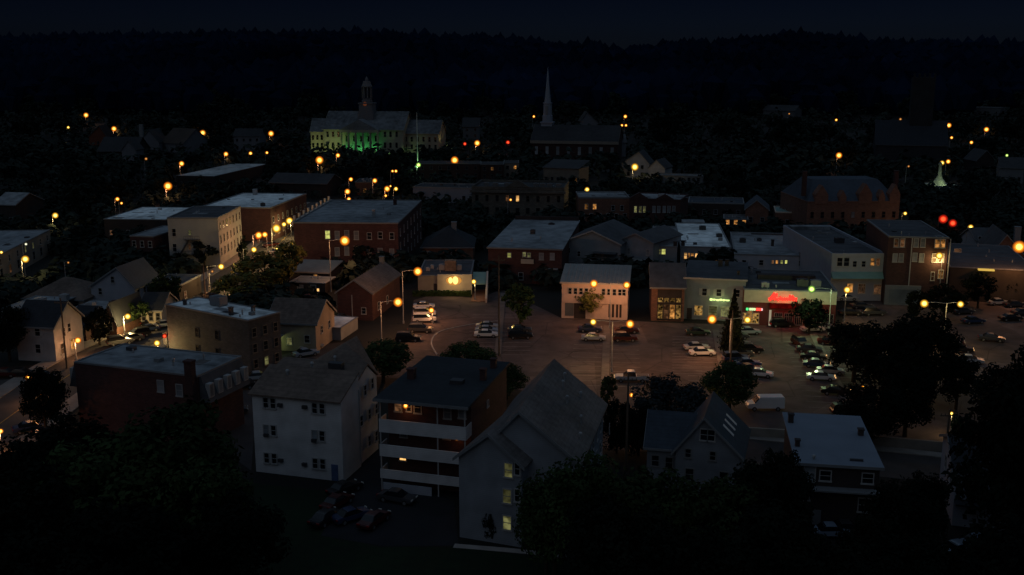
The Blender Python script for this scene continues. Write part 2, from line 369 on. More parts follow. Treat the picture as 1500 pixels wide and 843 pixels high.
class Bld:
    """a block with its own frame: origin front-left ground corner, x along the front, y away from it"""
    def __init__(s, FL, FR, base, B=None, depth=None, root=None, name=None, label=None, cat='building', noun=None, group=None, H=None, protect=True, z0=None):
        G = gp(FL[0], base)
        P = atY(FL[0], FL[1], G.y)
        s.H = (P.z - G.z) if H is None else H
        z = G.z + s.H
        if H is not None: P = Vector((P.x, P.y, z))
        Q = atz(FR[0], FR[1], z)
        if abs(Q.y-P.y) > 400 or Q.y < 0: Q = atY(FR[0], FR[1], P.y)
        dx, dy = Q.x-P.x, Q.y-P.y
        s.yaw = math.atan2(dy, dx); s.W = math.hypot(dx, dy)
        n = Vector((-math.sin(s.yaw), math.cos(s.yaw)))
        if depth is None:
            b = atz(B[0], B[1], z)
            depth = (b.x-P.x)*n.x + (b.y-P.y)*n.y
        s.D = max(4, depth); s.n = n; s.z0 = G.z
        s.F = Matrix.Translation((P.x, P.y, G.z)) @ Matrix.Rotation(s.yaw, 4, 'Z')
        s.Fi = s.F.inverted()
        s.org = Vector((P.x, P.y, G.z))
        cx = s.F @ Vector((s.W/2, s.D/2, 0))
        FOOT.append((cx.x, cx.y, 0.5*math.hypot(s.W, s.D)))
        if root is None:
            s.root = empty(name, s.org, s.yaw); s.rF = s.Fi
            tag(s.root, label, cat, group)
            if noun: NOUNS.append((noun, (cx.x, cx.y), 0.5*max(s.W, s.D)))
        else: s.root = root.root; s.rF = root.rF
        s.rel = s.rF @ s.F
        if protect:
            pts = [proj(s.F @ Vector(q)) for q in ((0,0,0),(s.W,0,0),(0,s.D,s.H),(s.W,s.D,s.H),(0,0,s.H),(s.W,0,s.H))]
            PROTECT.append((min(p[0] for p in pts), min(p[1] for p in pts), max(p[0] for p in pts), max(p[1] for p in pts), min(p[2] for p in pts)))
        print('BLD %-28s W%.1f D%.1f H%.1f yaw%.0f d%.0f' % (name or '+', s.W, s.D, s.H, math.degrees(s.yaw), P.y))
    def add(s, name, mb, mat, parent=None, smooth=False):
        if parent is None: return mb.build(name, mat, s.root, M=s.rel, smooth=smooth)
        return mb.build(name, mat, parent, smooth=smooth)
    def hit(s, face, px, py):
        o = s.Fi @ Vector((0,0,CAMH)); d = s.Fi.to_3x3() @ ray(px, py)
        if face == 'F': t = -o.y/d.y; p = o+d*t; return p.x, p.z
        x = s.W if face == 'R' else 0
        t = (x-o.x)/d.x; p = o+d*t; return p.y, p.z
    def walls(s, mat, gable=None, rise=0, peak=0.5, back=None):
        W, D, H = s.W, s.D, s.H; m = MB()
        z = -0.5
        if gable == 'y':   # gable faces front
            q = [(0,z),(W,z),(W,H),(W*peak,H+rise),(0,H)]
            n = 5; b = 0
            m.v += [(x,0,zz) for x, zz in q]+[(x,D,zz) for x, zz in q]
            m.f += [(0,1,2,3,4),(9,8,7,6,5),(0,4,9,5),(1,6,7,2),(4,3,8,9),(3,2,7,8)]
        elif gable == 'x':
            q = [(0,z),(D,z),(D,H),(D*peak,H+rise),(0,H)]
            m.v += [(0,y,zz) for y, zz in q]+[(W,y,zz) for y, zz in q]
            m.f += [(4,3,2,1,0),(5,6,7,8,9),(0,5,9,4),(1,2,7,6),(4,9,8,3),(3,8,7,2)]
        else: m.box(0,0,z,W,D,H)
        s.wall = s.add('wall', m, mat); return s.wall
    def roof(s, kind, mat, rise=3, ov=0.4, trim=M_dtrim, peak=0.5, parapet=0.4):
        W, D, H = s.W, s.D, s.H; m = MB(); t = 0.22; e = 0.05
        s.rise = rise; tr = MB()
        if kind == 'flat':
            m.box(0.15, 0.15, H+0.004, W-0.15, D-0.15, H+0.12)
            if parapet:
                p = 0.25
                tr.box(-0.1,-0.1,H+0.003,W+0.1,p,H+parapet); tr.box(-0.1,D-p,H+0.003,W+0.1,D+0.1,H+parapet)
                tr.box(-0.1,p,H+0.003,p,D-p,H+parapet); tr.box(W-p,p,H+0.003,W+0.1,D-p,H+parapet)
                # roof clutter: seams
            rc = random.Random(int(W*97+D*31))
            if W > 7 and D > 5 and s.org.y < 420:
                for i in range(rc.randint(4, 8)):
                    x, y = rc.uniform(1, W-1.6), rc.uniform(1, D-1.6); q = rc.random(); v_ = MB()
                    if q < .5: v_.tube((x,y,H),(x,y,H+rc.uniform(.5,1.1)),.13,n=8); s.add('vent_pipe', v_, M_metal)
                    elif q < .75: v_.box(x,y,H+.1,x+rc.uniform(.6,1.2),y+rc.uniform(.6,1.1),H+rc.uniform(.35,.8)); s.add('roof_hatch', v_, rc.choice([M_dmetal,M_dtrim,M_metal]))
                    else: v_.box(x,y,H+.121,x+rc.uniform(1.5,4),y+rc.uniform(1,2.5),H+.135); s.add('roof_patch', v_, rc.choice([R_dk,R_shg,R_mid]))
            for i in range(1, int(D/5)+1):
                m.box(0.3, i*5-0.05, H+0.121, W-0.3, i*5+0.05, H+0.16)
        elif kind == 'gy':
            sl = rise/(W*peak); sr = rise/(W*(1-peak))
            xl, zl = -ov, H+e-ov*sl; xr, zr = W+ov, H+e-ov*sr; xp, zp = W*peak, H+rise+e
            m.slab([(xl,-ov,zl+t),(xp,-ov,zp+t),(xp,D+ov,zp+t),(xl,D+ov,zl+t)][::-1], t)
            m.slab([(xp,-ov,zp+t),(xr,-ov,zr+t),(xr,D+ov,zr+t),(xp,D+ov,zp+t)][::-1], t)
            y0 = -ov-0.06
            tr.hexa([(xl,y0,zl-0.12),(xp,y0,zp-0.12),(xp,y0+0.05,zp-0.12),(xl,y0+0.05,zl-0.12),(xl,y0,zl+t+0.02),(xp,y0,zp+t+0.02),(xp,y0+0.05,zp+t+0.02),(xl,y0+0.05,zl+t+0.02)])
            tr.hexa([(xp,y0,zp-0.12),(xr,y0,zr-0.12),(xr,y0+0.05,zr-0.12),(xp,y0+0.05,zp-0.12),(xp,y0,zp+t+0.02),(xr,y0,zr+t+0.02),(xr,y0+0.05,zr+t+0.02),(xp,y0+0.05,zp+t+0.02)])
        elif kind == 'gx':
            yp = D*peak; sf = rise/yp; sb = rise/(D-yp)
            zf = H+e-ov*sf; zb = H+e-ov*sb; zp = H+rise+e
            m.slab([(-ov,-ov,zf+t),(W+ov,-ov,zf+t),(W+ov,yp,zp+t),(-ov,yp,zp+t)], t)
            m.slab([(-ov,yp,zp+t),(W+ov,yp,zp+t),(W+ov,D+ov,zb+t),(-ov,D+ov,zb+t)], t)
            tr.box(-ov,-ov-0.06,zf-0.05,W+ov,-ov-0.005,zf+t+0.03)
            for x in (-ov-0.06, W+ov+0.01):
                tr.hexa([(x,-ov,zf-0.12),(x+0.05,-ov,zf-0.12),(x+0.05,yp,zp-0.12),(x,yp,zp-0.12),(x,-ov,zf+t+0.02),(x+0.05,-ov,zf+t+0.02),(x+0.05,yp,zp+t+0.02),(x,yp,zp+t+0.02)])
                tr.hexa([(x,yp,zp-0.12),(x+0.05,yp,zp-0.12),(x+0.05,D+ov,zb-0.12),(x,D+ov,zb-0.12),(x,yp,zp+t+0.02),(x+0.05,yp,zp+t+0.02),(x+0.05,D+ov,zb+t+0.02),(x,D+ov,zb+t+0.02)])
        elif kind == 'hip':
            k = min(W, D)/2*0.98
            if W >= D: a = (k, D/2); b = (W-k, D/2)
            else: a = (W/2, k); b = (W/2, D-k)
            z = H+e; c = [(-ov,-ov,z),(W+ov,-ov,z),(W+ov,D+ov,z),(-ov,D+ov,z)]
            A = (*a, z+rise); Bq = (*b, z+rise)
            m.poly(c[::-1])
            if W >= D: fs = [(c[0],c[1],Bq,A),(c[1],c[2],Bq),(c[2],c[3],A,Bq),(c[3],c[0],A)]
            else: fs = [(c[0],c[1],A),(c[1],c[2],Bq,A),(c[2],c[3],Bq),(c[3],c[0],A,Bq)]
            for f in fs: m.poly(f)
            tr.box(-ov-0.05,-ov-0.05,z-0.2,W+ov+0.05,-ov-0.003,z+0.08)
        elif kind == 'shed':
            m.slab([(-ov,-ov,H+e+t),(W+ov,-ov,H+e+t),(W+ov,D+ov,H+rise+t),(-ov,D+ov,H+rise+t)], t)
            tr.box(-ov,-ov-0.06,H-0.02,W+ov,-ov-0.005,H+e+t+0.04)
        s.roofo = s.add('roof', m, mat)
        if tr.v: s.add('eave_trim' if kind != 'flat' else 'parapet', tr, trim)
        return s.roofo
    def win(s, face, u, z, w=1.0, h=1.5, lit=None, style='sash', trim=None, name='window'):
        fr, pa = win_mesh(w, h, style)
        if face == 'F': loc = (u, 0, z); rz = 0
        elif face == 'R': loc = (s.W, u, z); rz = R(90)
        else: loc = (0, u, z); rz = R(-90)
        o = obj(name, fr, s.root, loc, rz, M=s.rel)
        if trim: setm(o, trim)
        p = obj('pane', pa, o)
        if lit: setm(p, lit)
        return o
    def winp(s, face, pts, w=1.0, h=1.5, lit=None, style='sash', trim=None):
        for px, py in pts:
            u, z = s.hit(face, px, py); s.win(face, u, z, w, h, lit, style, trim)
    def grid(s, face, n, zs, w=1.0, h=1.5, lit={}, style='sash', trim=None, u0=0, u1=None, skip=()):
        L = (s.W if face == 'F' else s.D) if u1 is None else u1
        for r, z in enumerate(zs):
            for i in range(n):
                if (r, i) in skip: continue
                s.win(face, u0+(L-u0)*(i+0.5)/n, z, w, h, lit.get((r, i)), style, trim)
    def box(s, name, x0,y0,z0,x1,y1,z1, mat, parent=None):
        return s.add(name, MB().box(x0,y0,z0,x1,y1,z1), mat)
    def chimney(s, x, y, z, w=0.8, h=2, mat=None):
        mat = mat or W_dbrick
        m = MB(); m.box(x-w/2,y-w/2,z-1.5,x+w/2,y+w/2,z+h); m.box(x-w/2-0.08,y-w/2-0.08,z+h,x+w/2+0.08,y+w/2+0.08,z+h+0.15)
        return s.add('chimney', m, mat)
    def ac(s, x, y, w=1.6, d=1.4, h=1.1, mat=None):
        z = s.H+0.12; m = MB(); m.box(x,y,z+0.12,x+w,y+d,z+h); m.box(x+0.1,y+0.1,z-0.02,x+w-0.1,y+d-0.1,z+0.12)
        m.tube((x+w/2,y+d/2,z+h),(x+w/2,y+d/2,z+h+0.12),min(w,d)*0.38,n=12)
        return s.add('air_conditioner', m, mat or M_metal)
    def vent(s, x, y, z=None, h=0.9, r=0.14):
        z = s.H+0.1 if z is None else z
        m = MB(); m.tube((x,y,z-0.3),(x,y,z+h),r,n=8); m.tube((x,y,z+h),(x,y,z+h+0.18),r*1.7,r*1.2,n=8)
        return s.add('vent_pipe', m, M_metal)

def house(name, label, noun, FL, FR, base, kind='flat', wall=W_grey, roofm=R_mid, rise=3, peakpx=None, **kw):
    cat = kw.pop('cat', 'house' if kind in ('gx','gy','hip') else 'building')
    ov = kw.pop('ov', 0.4); trim = kw.pop('trim', M_dtrim); par = kw.pop('parapet', 0.4)
    b = Bld(FL, FR, base, name=name, label=label, cat=cat, noun=noun, **kw)
    pk = 0.5
    if peakpx:
        u, z = b.hit('F', *peakpx); rise = z-b.H; pk = min(0.8, max(0.2, u/b.W))
    b.walls(wall, {'gx':'x','gy':'y'}.get(kind), rise, pk)
    b.roof(kind, roofm, rise, ov=ov if kind != 'flat' else 0, trim=trim, peak=pk, parapet=par)
    return b

# ================================================================== GROUND
m = MB()
xs = [-3200,-2400,-1800,-1300,-1000,-800,-650,-500,-400,-300,-200,-120,-60,0,60,120,200,300,400,500,650,800,1000,1300,1800,2400,3200]
ys = [-150,0,100,200,300,400,500,560,600,650,700,750,800,850,900,950,1000,1060,1120,1180,1250,1320,1400,1480,1560,1650,1750,1850,1950,2050,2150,2300,2600,3200,4500,7000]
for y in ys:
    for x in xs: m.v.append((x, y, gz(x, y)))
nx = len(xs)
for j in range(len(ys)-1):
    for i in range(nx-1): m.f.append((j*nx+i, j*nx+i+1, (j+1)*nx+i+1, (j+1)*nx+i))
tag(m.build('ground', M_ground), kind='structure')
def sheet(name, pix, z, mat, th=0.0):
    m = MB(); pts = [gp(*p) for p in pix]; pts = [(p.x, p.y, z) for p in pts]
    if th: m.slab(pts[::-1], th)
    else: m.poly(pts)
    return tag(m.build(name, mat), kind='structure')
lotpix = [(545,552),(598,500),(606,440),(640,430),(700,438),(735,424),(822,466),(1000,474),(1230,478),(1250,444),(1430,430),(1520,424),(1660,640),(1380,648),(1090,626),(900,606),(740,566)]
sheet('parking_lot', lotpix, 0.012, M_asph)
def ribbon(name, pts, w, z, mat, off=0.0, th=0.0, kind='structure'):
    m = MB(); P = [Vector((p[0], p[1], 0)) for p in pts]; L = []
    for i, p in enumerate(P):
        a = P[max(0, i-1)]; b = P[min(len(P)-1, i+1)]; d = (b-a).normalized(); n = Vector((-d.y, d.x, 0))
        c = p + n*off
        L.append((c+n*w/2, c-n*w/2))
    for (a, b), (c, d) in zip(L, L[1:]):
        q = [(a.x,a.y,z),(b.x,b.y,z),(d.x,d.y,z),(c.x,c.y,z)]
        if th: m.slab(q, th)
        else: m.poly(q)
    return tag(m.build(name, mat), kind=kind)
def smoothline(pts, n=6):
    out = []
    for i in range(len(pts)-1):
        p0 = pts[max(0,i-1)]; p1 = pts[i]; p2 = pts[i+1]; p3 = pts[min(len(pts)-1,i+2)]
        for k in range(n):
            t = k/n
            out.append(Vector([0.5*((2*p1[j])+(-p0[j]+p2[j])*t+(2*p0[j]-5*p1[j]+4*p2[j]-p3[j])*t*t+(-p0[j]+3*p1[j]-3*p2[j]+p3[j])*t**3) for j in (0,1)]+[0]))
    out.append(Vector((pts[-1][0], pts[-1][1], 0))); return out
main = smoothline([gp(*p) for p in [(-40,650),(50,585),(125,535),(205,493),(268,455),(325,415),(375,385),(400,365),(424,342),(446,318),(475,297)]])
ribbon('street', main, 10.5, 0.020, M_road)
ribbon('sidewalk', main, 3.0, 0.14, M_walk, off=6.9, th=0.14)
ribbon('sidewalk', main, 3.0, 0.14, M_walk, off=-6.9, th=0.14)
ribbon('road_centre_line', main, 0.16, 0.026, surf('yellow_road_paint',(0.35,0.22,0.04)), off=0)
front = smoothline([gp(*p) for p in [(700,628),(880,640),(1000,650),(1100,662),(1250,676),(1400,692),(1560,715)]])
ribbon('front_street', front, 9.0, 0.020, surf('front_street_asphalt', (0.045,0.038,0.036), 0.92, 0.35, 0.35))
ribbon('sidewalk', front, 1.8, 0.13, M_walk, off=5.5, th=0.13)
sheet('driveway', [(505,712),(560,655),(575,700),(665,735),(672,800),(560,800),(470,785)], 0.012, M_drive)
sheet('courtyard', [(300,600),(320,545),(470,505),(520,500),(550,640),(372,640),(368,690),(300,640)], 0.012, surf('courtyard_asphalt', (0.035,0.034,0.036), 0.92, 0.3, 0.3))
sheet('side_street', [(-30,560),(100,548),(120,540),(105,600),(60,650),(20,700),(-60,700)], 0.016, M_road)
sheet('lawn', [(350,706),(500,722),(470,785),(560,802),(672,802),(900,830),(900,1000),(200,1000),(250,760)], 0.010, M_grass)
ribbon('garden_path', [gp(*p) for p in [(665,800),(740,806),(830,815)]], 0.9, 0.05, M_conc, th=0.05)
# medians with kerbs and stall lines
def medianstrip(pa, pb, w, left=True, right=True, y0=0, n=9, st=2.75, L=5.2):
    a, b = gp(*pa), gp(*pb)
    ribbon('median_island', [a, b], w, 0.13, surf('median_concrete',(0.13,0.11,0.10),0.9,0.3,0.6), th=0.13)
    d = (b-a); ln = d.length; d.normalize(); nrm = Vector((-d.y, d.x, 0)); mm = MB(); k = 0
    t = y0
    while t < ln and k < n:
        for sgn, on in ((1, left), (-1, right)):
            if not on: continue
            q = a + d*t + nrm*sgn*(w/2+0.1); e = q + nrm*sgn*L
            mm.poly([(q.x,q.y,0.017),(e.x,e.y,0.017),(e.x+d.x*0.13,e.y+d.y*0.13,0.017),(q.x+d.x*0.13,q.y+d.y*0.13,0.017)])
        t += st; k += 1
    return tag(mm.build('parking_stall_lines', M_paint), kind='structure')
medianstrip((886,566), (889,478), 1.3, n=16)
medianstrip((729,520), (737,430), 1.2, n=12)
medianstrip((1062,560), (1048,484), 1.2, n=14)
medianstrip((1245,600), (1190,488), 1.4, n=16)
mm = MB()
a = gp(900,560); 
for i in range(14):
    q = gp(985, 548-i*4.2); mm.poly([(q.x,q.y,0.017),(q.x+5,q.y,0.017),(q.x+5,q.y+0.13,0.017),(q.x,q.y+0.13,0.017)])
tag(mm.build('parking_stall_lines', M_paint), kind='structure')
mm = MB()   # sweeping kerb line of the exit lane
cur = smoothline([gp(*p) for p in [(640,520),(632,502),(645,486),(690,476),(735,470)]])
ribbon('kerb_line', cur, 0.3, 0.10, M_dtrim, th=0.1)
def wall_line(name, label, pts, h, mat, t=0.35, cat='wall'):
    m = MB(); P = [gp(*p) for p in pts]
    for a, b in zip(P, P[1:]):
        d = (b-a).normalized(); n = Vector((-d.y, d.x, 0))*t
        m.hexa([a, b, b+n, a+n, a+Vector((0,0,h)), b+Vector((0,0,h)), b+n+Vector((0,0,h)), a+n+Vector((0,0,h))])
    o = m.build(name, mat); tag(o, label, cat); return o
wall_line('retaining_wall', 'long pale concrete retaining wall along the near edge of the parking lot', [(1088,640),(1170,645),(1300,655),(1400,664)], 1.35, surf('wall_concrete', (0.19,0.17,0.145), 0.9, 0.3, 0.5))
wall_line('concrete_wall', 'short concrete wall at the corner beside the blue spruce', [(905,622),(945,624)], 1.0, M_conc)

# ================================================================== FOREGROUND BUILDINGS
# --- white three-storey apartment block
b = Bld((369,577), (499,589.5), 691, depth=5.2, name='apartment_block', label='white three storey apartment block with brown shingle roof and window pairs', cat='apartment block', noun='the white apartment block')
W0, H0 = b.W, b.H
c = b.hit('R', 524.7, 548); g = b.hit('R', 541, 536.5); e = b.hit('R', 555, 551); d2 = c[0]; gD = g[0]; eD = e[0]
print('APT', c, g, e)
zC = c[1]; zG = g[1]; zE = e[1]
m = MB()
# front block with sloped top, rear block with gable to the right
m.v += [(0,0,-.5),(W0,0,-.5),(W0,0,H0),(0,0,H0),(0,d2,-.5),(W0,d2,-.5),(W0,d2,zC),(0,d2,zC)]
m.f += [(0,1,2,3),(1,5,6,2),(5,4,7,6),(4,0,3,7),(3,2,6,7),(0,4,5,1)]
W1 = W0-0.35
m.v += [(0.35,d2,-.5),(W1,d2,-.5),(W1,eD,-.5),(0.35,eD,-.5),(0.35,d2,H0+0.6),(W1,d2,H0+0.6),(W1,gD,zG),(W1,eD,zE),(0.35,eD,zE),(0.35,gD,zG)]
m.f += [(9,10,15,14,13),(11,8,12,17,16),(10,11,16,15),(8,11,10,9),(12,13,14,17),(17,14,15,16)]
wl = b.add('wall', m, W_white)
m = MB(); t = .2
m.slab([(-.35,-.4,H0-.1+t),(W0+.12,-.4,H0-.1+t),(W0+.12,d2+.1,zC+.1+t),(-.35,d2+.1,zC+.1+t)], t)
m.slab([(-.1,d2-1.6,zC-0.7),(W1+.15,d2+.11,H0+1.0),(W1+.15,gD,zG+t+.1),(-.1,gD,zG+t+.1)], t)
m.slab([(-.1,gD,zG+t+.1),(W1+.15,gD,zG+t+.1),(W1+.15,eD+.3,zE+t),(-.1,eD+.3,zE+t)], t)
N = b.Fi @ atY(503, 503.5, (b.F @ Vector((W0*0.55, gD+2.5, 0))).y)
# cross gable rising behind
zt = N.z; nx_ = N.x; y1 = gD+3.0
m.poly([(nx_, y1, zt), (nx_-5.2, y1, zG-1.2), (nx_-1.5, gD-1.5, zG-.6)]); m.poly([(nx_, y1, zt), (nx_-1.5, gD-1.5, zG-.6), (W1+.15, gD, zG+.34)])
m.poly([(nx_, y1, zt), (W1+.15, gD, zG+.34), (W1+.1, eD+.3, zE+.2), (nx_, eD+4, zt)]); m.poly([(nx_, y1, zt), (nx_, eD+4, zt), (nx_-5.2, eD+4, zG-1.2), (nx_-5.2, y1, zG-1.2)])
rf = b.add('roof', m, R_brn)
for (px, py) in [(389.5,590),(400,591),(461,598),(472,599),(390,630),(401,631),(461,638),(472,639),(391,671),(402,672),(462,679),(473,680)]:
    u, z = b.hit('F', px, py); b.win('F', u, z, 0.62, 1.25, M_glassp if px < 391 and 625 < py < 635 or px == 461 and py == 638 else None)
for (px, py) in [(411,593),(447,596),(412,674),(447,680),(391,637),(461,645)]:
    u, z = b.hit('F', px, py); o = b.add('air_conditioner', MB().box(u-.32,-.35,z-.22,u+.32,.02,z+.2), M_dmetal)
u, z = b.hit('F', 491, 704); b.add('door', MB().box(u-.45,-.06,0.05,u+.45,.02,2.15), surf('blue_door',(0.05,0.08,0.16)))
b.winp('R', [(534.5,572),(545,562),(529,617),(541,607),(551,599),(541,646),(551,639)], 0.7, 1.3)
m = MB(); u, z = b.hit('R', 531, 566); 
b.add('downpipe', MB().box(W0+.02,d2-.15,0.3,W0+.12,d2-.05,H0), M_trim)
x = W0*0.72; b.add('skylight', MB().box(x-.9, d2+.3, zC-.2, x+.9, d2+1.3, zC+1.0), M_dmetal)
b.vent(W0*0.45, d2+.5, zC+.2, .5, .16); b.vent(W0*0.25, d2*.7, zC-.4, .5, .16); b.vent(W0*0.6, gD, zG+.3, .5)

# --- porch building
b = Bld((555,586), (682,598), 718, B=(727,538), name='porch_tenement', label='brick tenement with three white open porches stacked under a black roof', cat='apartment block', noun='the porch tenement')
W0, D0, H0 = b.W, b.D, b.H
pd = 2.0
m = MB(); m.box(0.3,pd,-.5,W0,D0,H0); b.wall = b.add('wall', m, W_brick)
m = MB(); m.slab([(-.5,-.6,H0+.3),(W0+.5,-.6,H0+.3),(W0+.4,D0+.3,H0+.75),(-.4,D0+.3,H0+.75)], .3); rf = b.add('roof', m, R_blk)
b.add('eave_trim', MB().box(-.52,-.66,H0-.05,W0+.52,-.61,H0+.32), M_dtrim)
def fz(py): return b.hit('F', 560, py)[1]
bands = [(fz(633),fz(614)), (fz(668),fz(651)), (fz(700),fz(687))]
for z0, z1 in bands:
    m = MB(); m.box(-.05,-.1,z0,W0+.05,.05,z1); m.box(W0-.03,.06,z0,W0+.07,pd,z1-.01); m.box(-.05,.06,z0,.05,pd,z1-.01); b.add('porch_parapet', m, W_white)
    b.add('porch_floor', MB().box(.06,.06,z0+.02,W0-.04,pd-.01,z0+.2), M_wood)
for z0, z1 in ((bands[0][1], H0-.02), (bands[1][1], bands[0][0]), (bands[2][1], bands[1][0]), (0, bands[2][0])):
    for x in (.02, W0*.67, W0-.2): b.add('porch_post', MB().box(x,-.03,z0,x+.16,.04,z1), M_trim)
for k, (px, py, w, h, lt) in enumerate([(574,603,.8,1.2,G_dim),(590,604,.5,1.0,None),(603,605,.8,1.3,None),(647,612,.8,1.5,M_glassp),(669,612,.8,1.4,M_glassp),(582,643,.8,.9,M_glassp),(646,646,.7,.9,G_warm),(607,641,.35,.7,G_dim),(581,676,.8,1.2,G_warmB),(607,675,.3,.5,G_warm)]):
    u, z = b.hit('F', px, py); fr, pa = win_mesh(w, h, 'sash'); o = obj('window', fr, b.root, (u, pd, z), 0, M=b.rel); p = obj('pane', pa, o)
    if lt: setm(p, lt)
u, z = b.hit('F', 590, 598)
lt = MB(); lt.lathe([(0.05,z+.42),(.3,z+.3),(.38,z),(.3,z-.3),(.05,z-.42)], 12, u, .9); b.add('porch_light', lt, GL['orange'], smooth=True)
def point(loc, col, p, r=0.3, parent=None):
    l = bpy.data.lights.new('lamp_light', 'POINT'); l.energy = p; l.color = col; l.shadow_soft_size = r
    o = bpy.data.objects.new('lamp_light', l); C.objects.link(o)
    if parent is not None: o.parent = parent
    o.location = loc; return o
point(b.rel @ Vector((u, 1.0, z-.7)), LC['orange'], 14, .15, b.root)
u, z = b.hit('F', 669, 647)
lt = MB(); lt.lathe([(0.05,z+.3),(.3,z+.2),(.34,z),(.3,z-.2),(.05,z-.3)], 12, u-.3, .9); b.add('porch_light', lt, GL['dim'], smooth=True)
point(b.rel @ Vector((u-.3, 1.0, z-.5)), LC['orange'], 6, .15, b.root)
b.chimney(1.2, D0*.45, H0+.5, .9, 1.2, W_brick); b.chimney(W0-1.0, D0*.85, H0+.6, .7, 1.2, W_brick); b.chimney(W0-.8, D0*.55, H0+.6, .7, 1.3, W_brick)
b.add('skylight', MB().box(W0*.6,D0*.4,H0+.4,W0*.6+1.6,D0*.4+1.2,H0+.95), M_dmetal)
b.win('R', D0*.5, H0-2.2, .6, .7, M_glassp)
b.add('railing', MB().box(.3,-.12,0,W0*.6,-.02,1.1), W_whiteB)

# --- big grey gabled house
b = Bld((672,668), (764,681), 787, depth=15, name='gabled_house', label='large pale blue three storey house with two stepped front gables', cat='house', noun='the big gabled house')
u, z = b.hit('F', 717, 637); rise = z-b.H; pk = u/b.W
b.walls(W_blue, 'y', rise, pk); b.roof('gy', R_shg, rise, ov=.5, trim=M_dtrim, peak=pk)
b.winp('F', [(745,689),(743,727),(743,766)], .85, 1.5, G_yelD)
u, z = b.hit('F', 743, 766); b.winp('F', [(758,687),(758,726)], .5, 1.3)
b2 = Bld((700,660), (847,677), 783, depth=19.5, root=b, H=b.H)
u, z = b2.hit('F', 761, 604); rise = z-b2.H; pk = u/b2.W
print('gable2', rise, pk, b2.W)
b2.walls(W_blue, 'y', rise, pk); b2.roof('gy', R_shg, rise, ov=.5, trim=M_dtrim, peak=pk)
for i, (fx, fy, h) in enumerate([(.72,.55,.9),(.6,.85,.8),(.63,.7,1.0),(.9,.45,.9),(.95,.25,.7),(.8,.78,.7)]):
    x = b2.W*fx; zz = b2.H + rise*(1-(x-b2.W*pk)/(b2.W*(1-pk)))
    b2.vent(x, b2.D*fy, zz+.2, h, .13)
b2.winp('R', [(893,627),(896,606),(868,680),(880,660)], .7, 1.2, M_glassp)
for y in (2,5,8,11,14,17):
    for zz in (1.7,4.6,7.4): b2.win('R', y, zz, .9, 1.4, M_glassp if y in (5,14) else None)
u, z = b.hit('F', 719, 790); m = MB()

# --- blue house with skylights
b = Bld((990,658), (1085,668), 722, depth=9.5, name='blue_house', label='blue grey house with a steep gable and three white skylights', cat='house', noun='the skylight house')
u, z = b.hit('F', 1032, 613); rise = z-b.H; pk = u/b.W
b.walls(dim(W_blue,.8), 'y', rise, pk); b.roof('gy', dim(R_blue,.75), rise, ov=.5, peak=pk, trim=M_dtrim)
b.winp('F', [(1031,637),(1042,638)], .75, 1.3); b.winp('F', [(1008,664),(1044,668)], .6, 1.0, None, 'sash', dim(M_trim,.5)); b.winp('F', [(1010,695),(1060,700)], .9, 1.4, None, 'sash', dim(M_trim,.5))
for k in range(3):
    y = 2.6+k*2.0; xx = b.W*(pk+(1-pk)*.45); zz = b.H+rise*(1-.45)+.33; dz = -rise/(b.W*(1-pk))
    m = MB(); m.slab([(xx,y,zz),(xx+1.3,y,zz+1.3*dz),(xx+1.3,y+.6,zz+1.3*dz),(xx,y+.6,zz)], .12); b.add('skylight', m, surf('skylight_pane',(0.55,0.52,0.50),0.5,0.1))
b2 = Bld((948,655), (1012,660), 712, depth=9.5, root=b)
b2.walls(dim(W_blue,.8), 'x', 2.9); b2.roof('gx', dim(R_blue,.75), 2.9, ov=.4)
b2.winp('F', [(960,675),(980,678)], .8, 1.3, None, 'sash', dim(M_trim,.5))

# --- dark house with pale flat roof
b = house('dark_red_house', 'dark red two storey house with a pale low roof and white framed windows', 'the dark red house', (1170,680), (1289,687), 772, 'shed', W_dark, R_white, rise=.5, B=(1290,621), ov=.4, trim=M_dtrim, cat='house')
b.winp('F', [(1209,697),(1271,701)], 1.1, 1.1, M_glass, trim=M_trim); b.winp('F', [(1186,692)], 1.1, 2.0, M_glassp); b.winp('F', [(1180,725)], .8, 1.1); b.winp('F', [(1266,740)], 1.2, 1.5)
u, z = b.hit('F', 1197, 733); b.add('door', MB().box(u-.5,-.08,0.1,u+.5,.02,2.2), M_dtrim)
u, z = b.hit('F', 1180, 712); b.add('porch_roof', MB().box(0,-1.3,z-.1,b.W,.0,z+.08), M_dtrim)
b.vent(b.W*.2, 1.0, None, .5); b.chimney(.3, b.D*.8, b.H, .6, 1.6, W_dark); b.chimney(.3, b.D*.3, b.H, .5, 1.1, W_dark); b.chimney(b.W-.6, b.D*.6, b.H, .6, 1.2, W_dark)
b.add('roof_hatch', MB().box(b.W*.65,1.0,b.H+.3,b.W*.65+1.4,1.25,b.H+.55), M_dmetal)
# --- right edge house
b = house('pale_corner_house', 'pale sided house with a black roof at the lower right edge', 'the pale corner house', (1401,694), (1482,702), 770, 'gx', W_whiteB, R_blk, rise=2.2, depth=12)
b.winp('F', [(1426,702),(1424,745)], .9, 1.4); b.win('L', 3, 4.5); b.win('L', 8, 4.5); b.win('L', 5, 1.6)
b.add('porch_roof', MB().box(b.W*.0,-1.6,3.0,b.W*.9,0,3.2), R_blk)

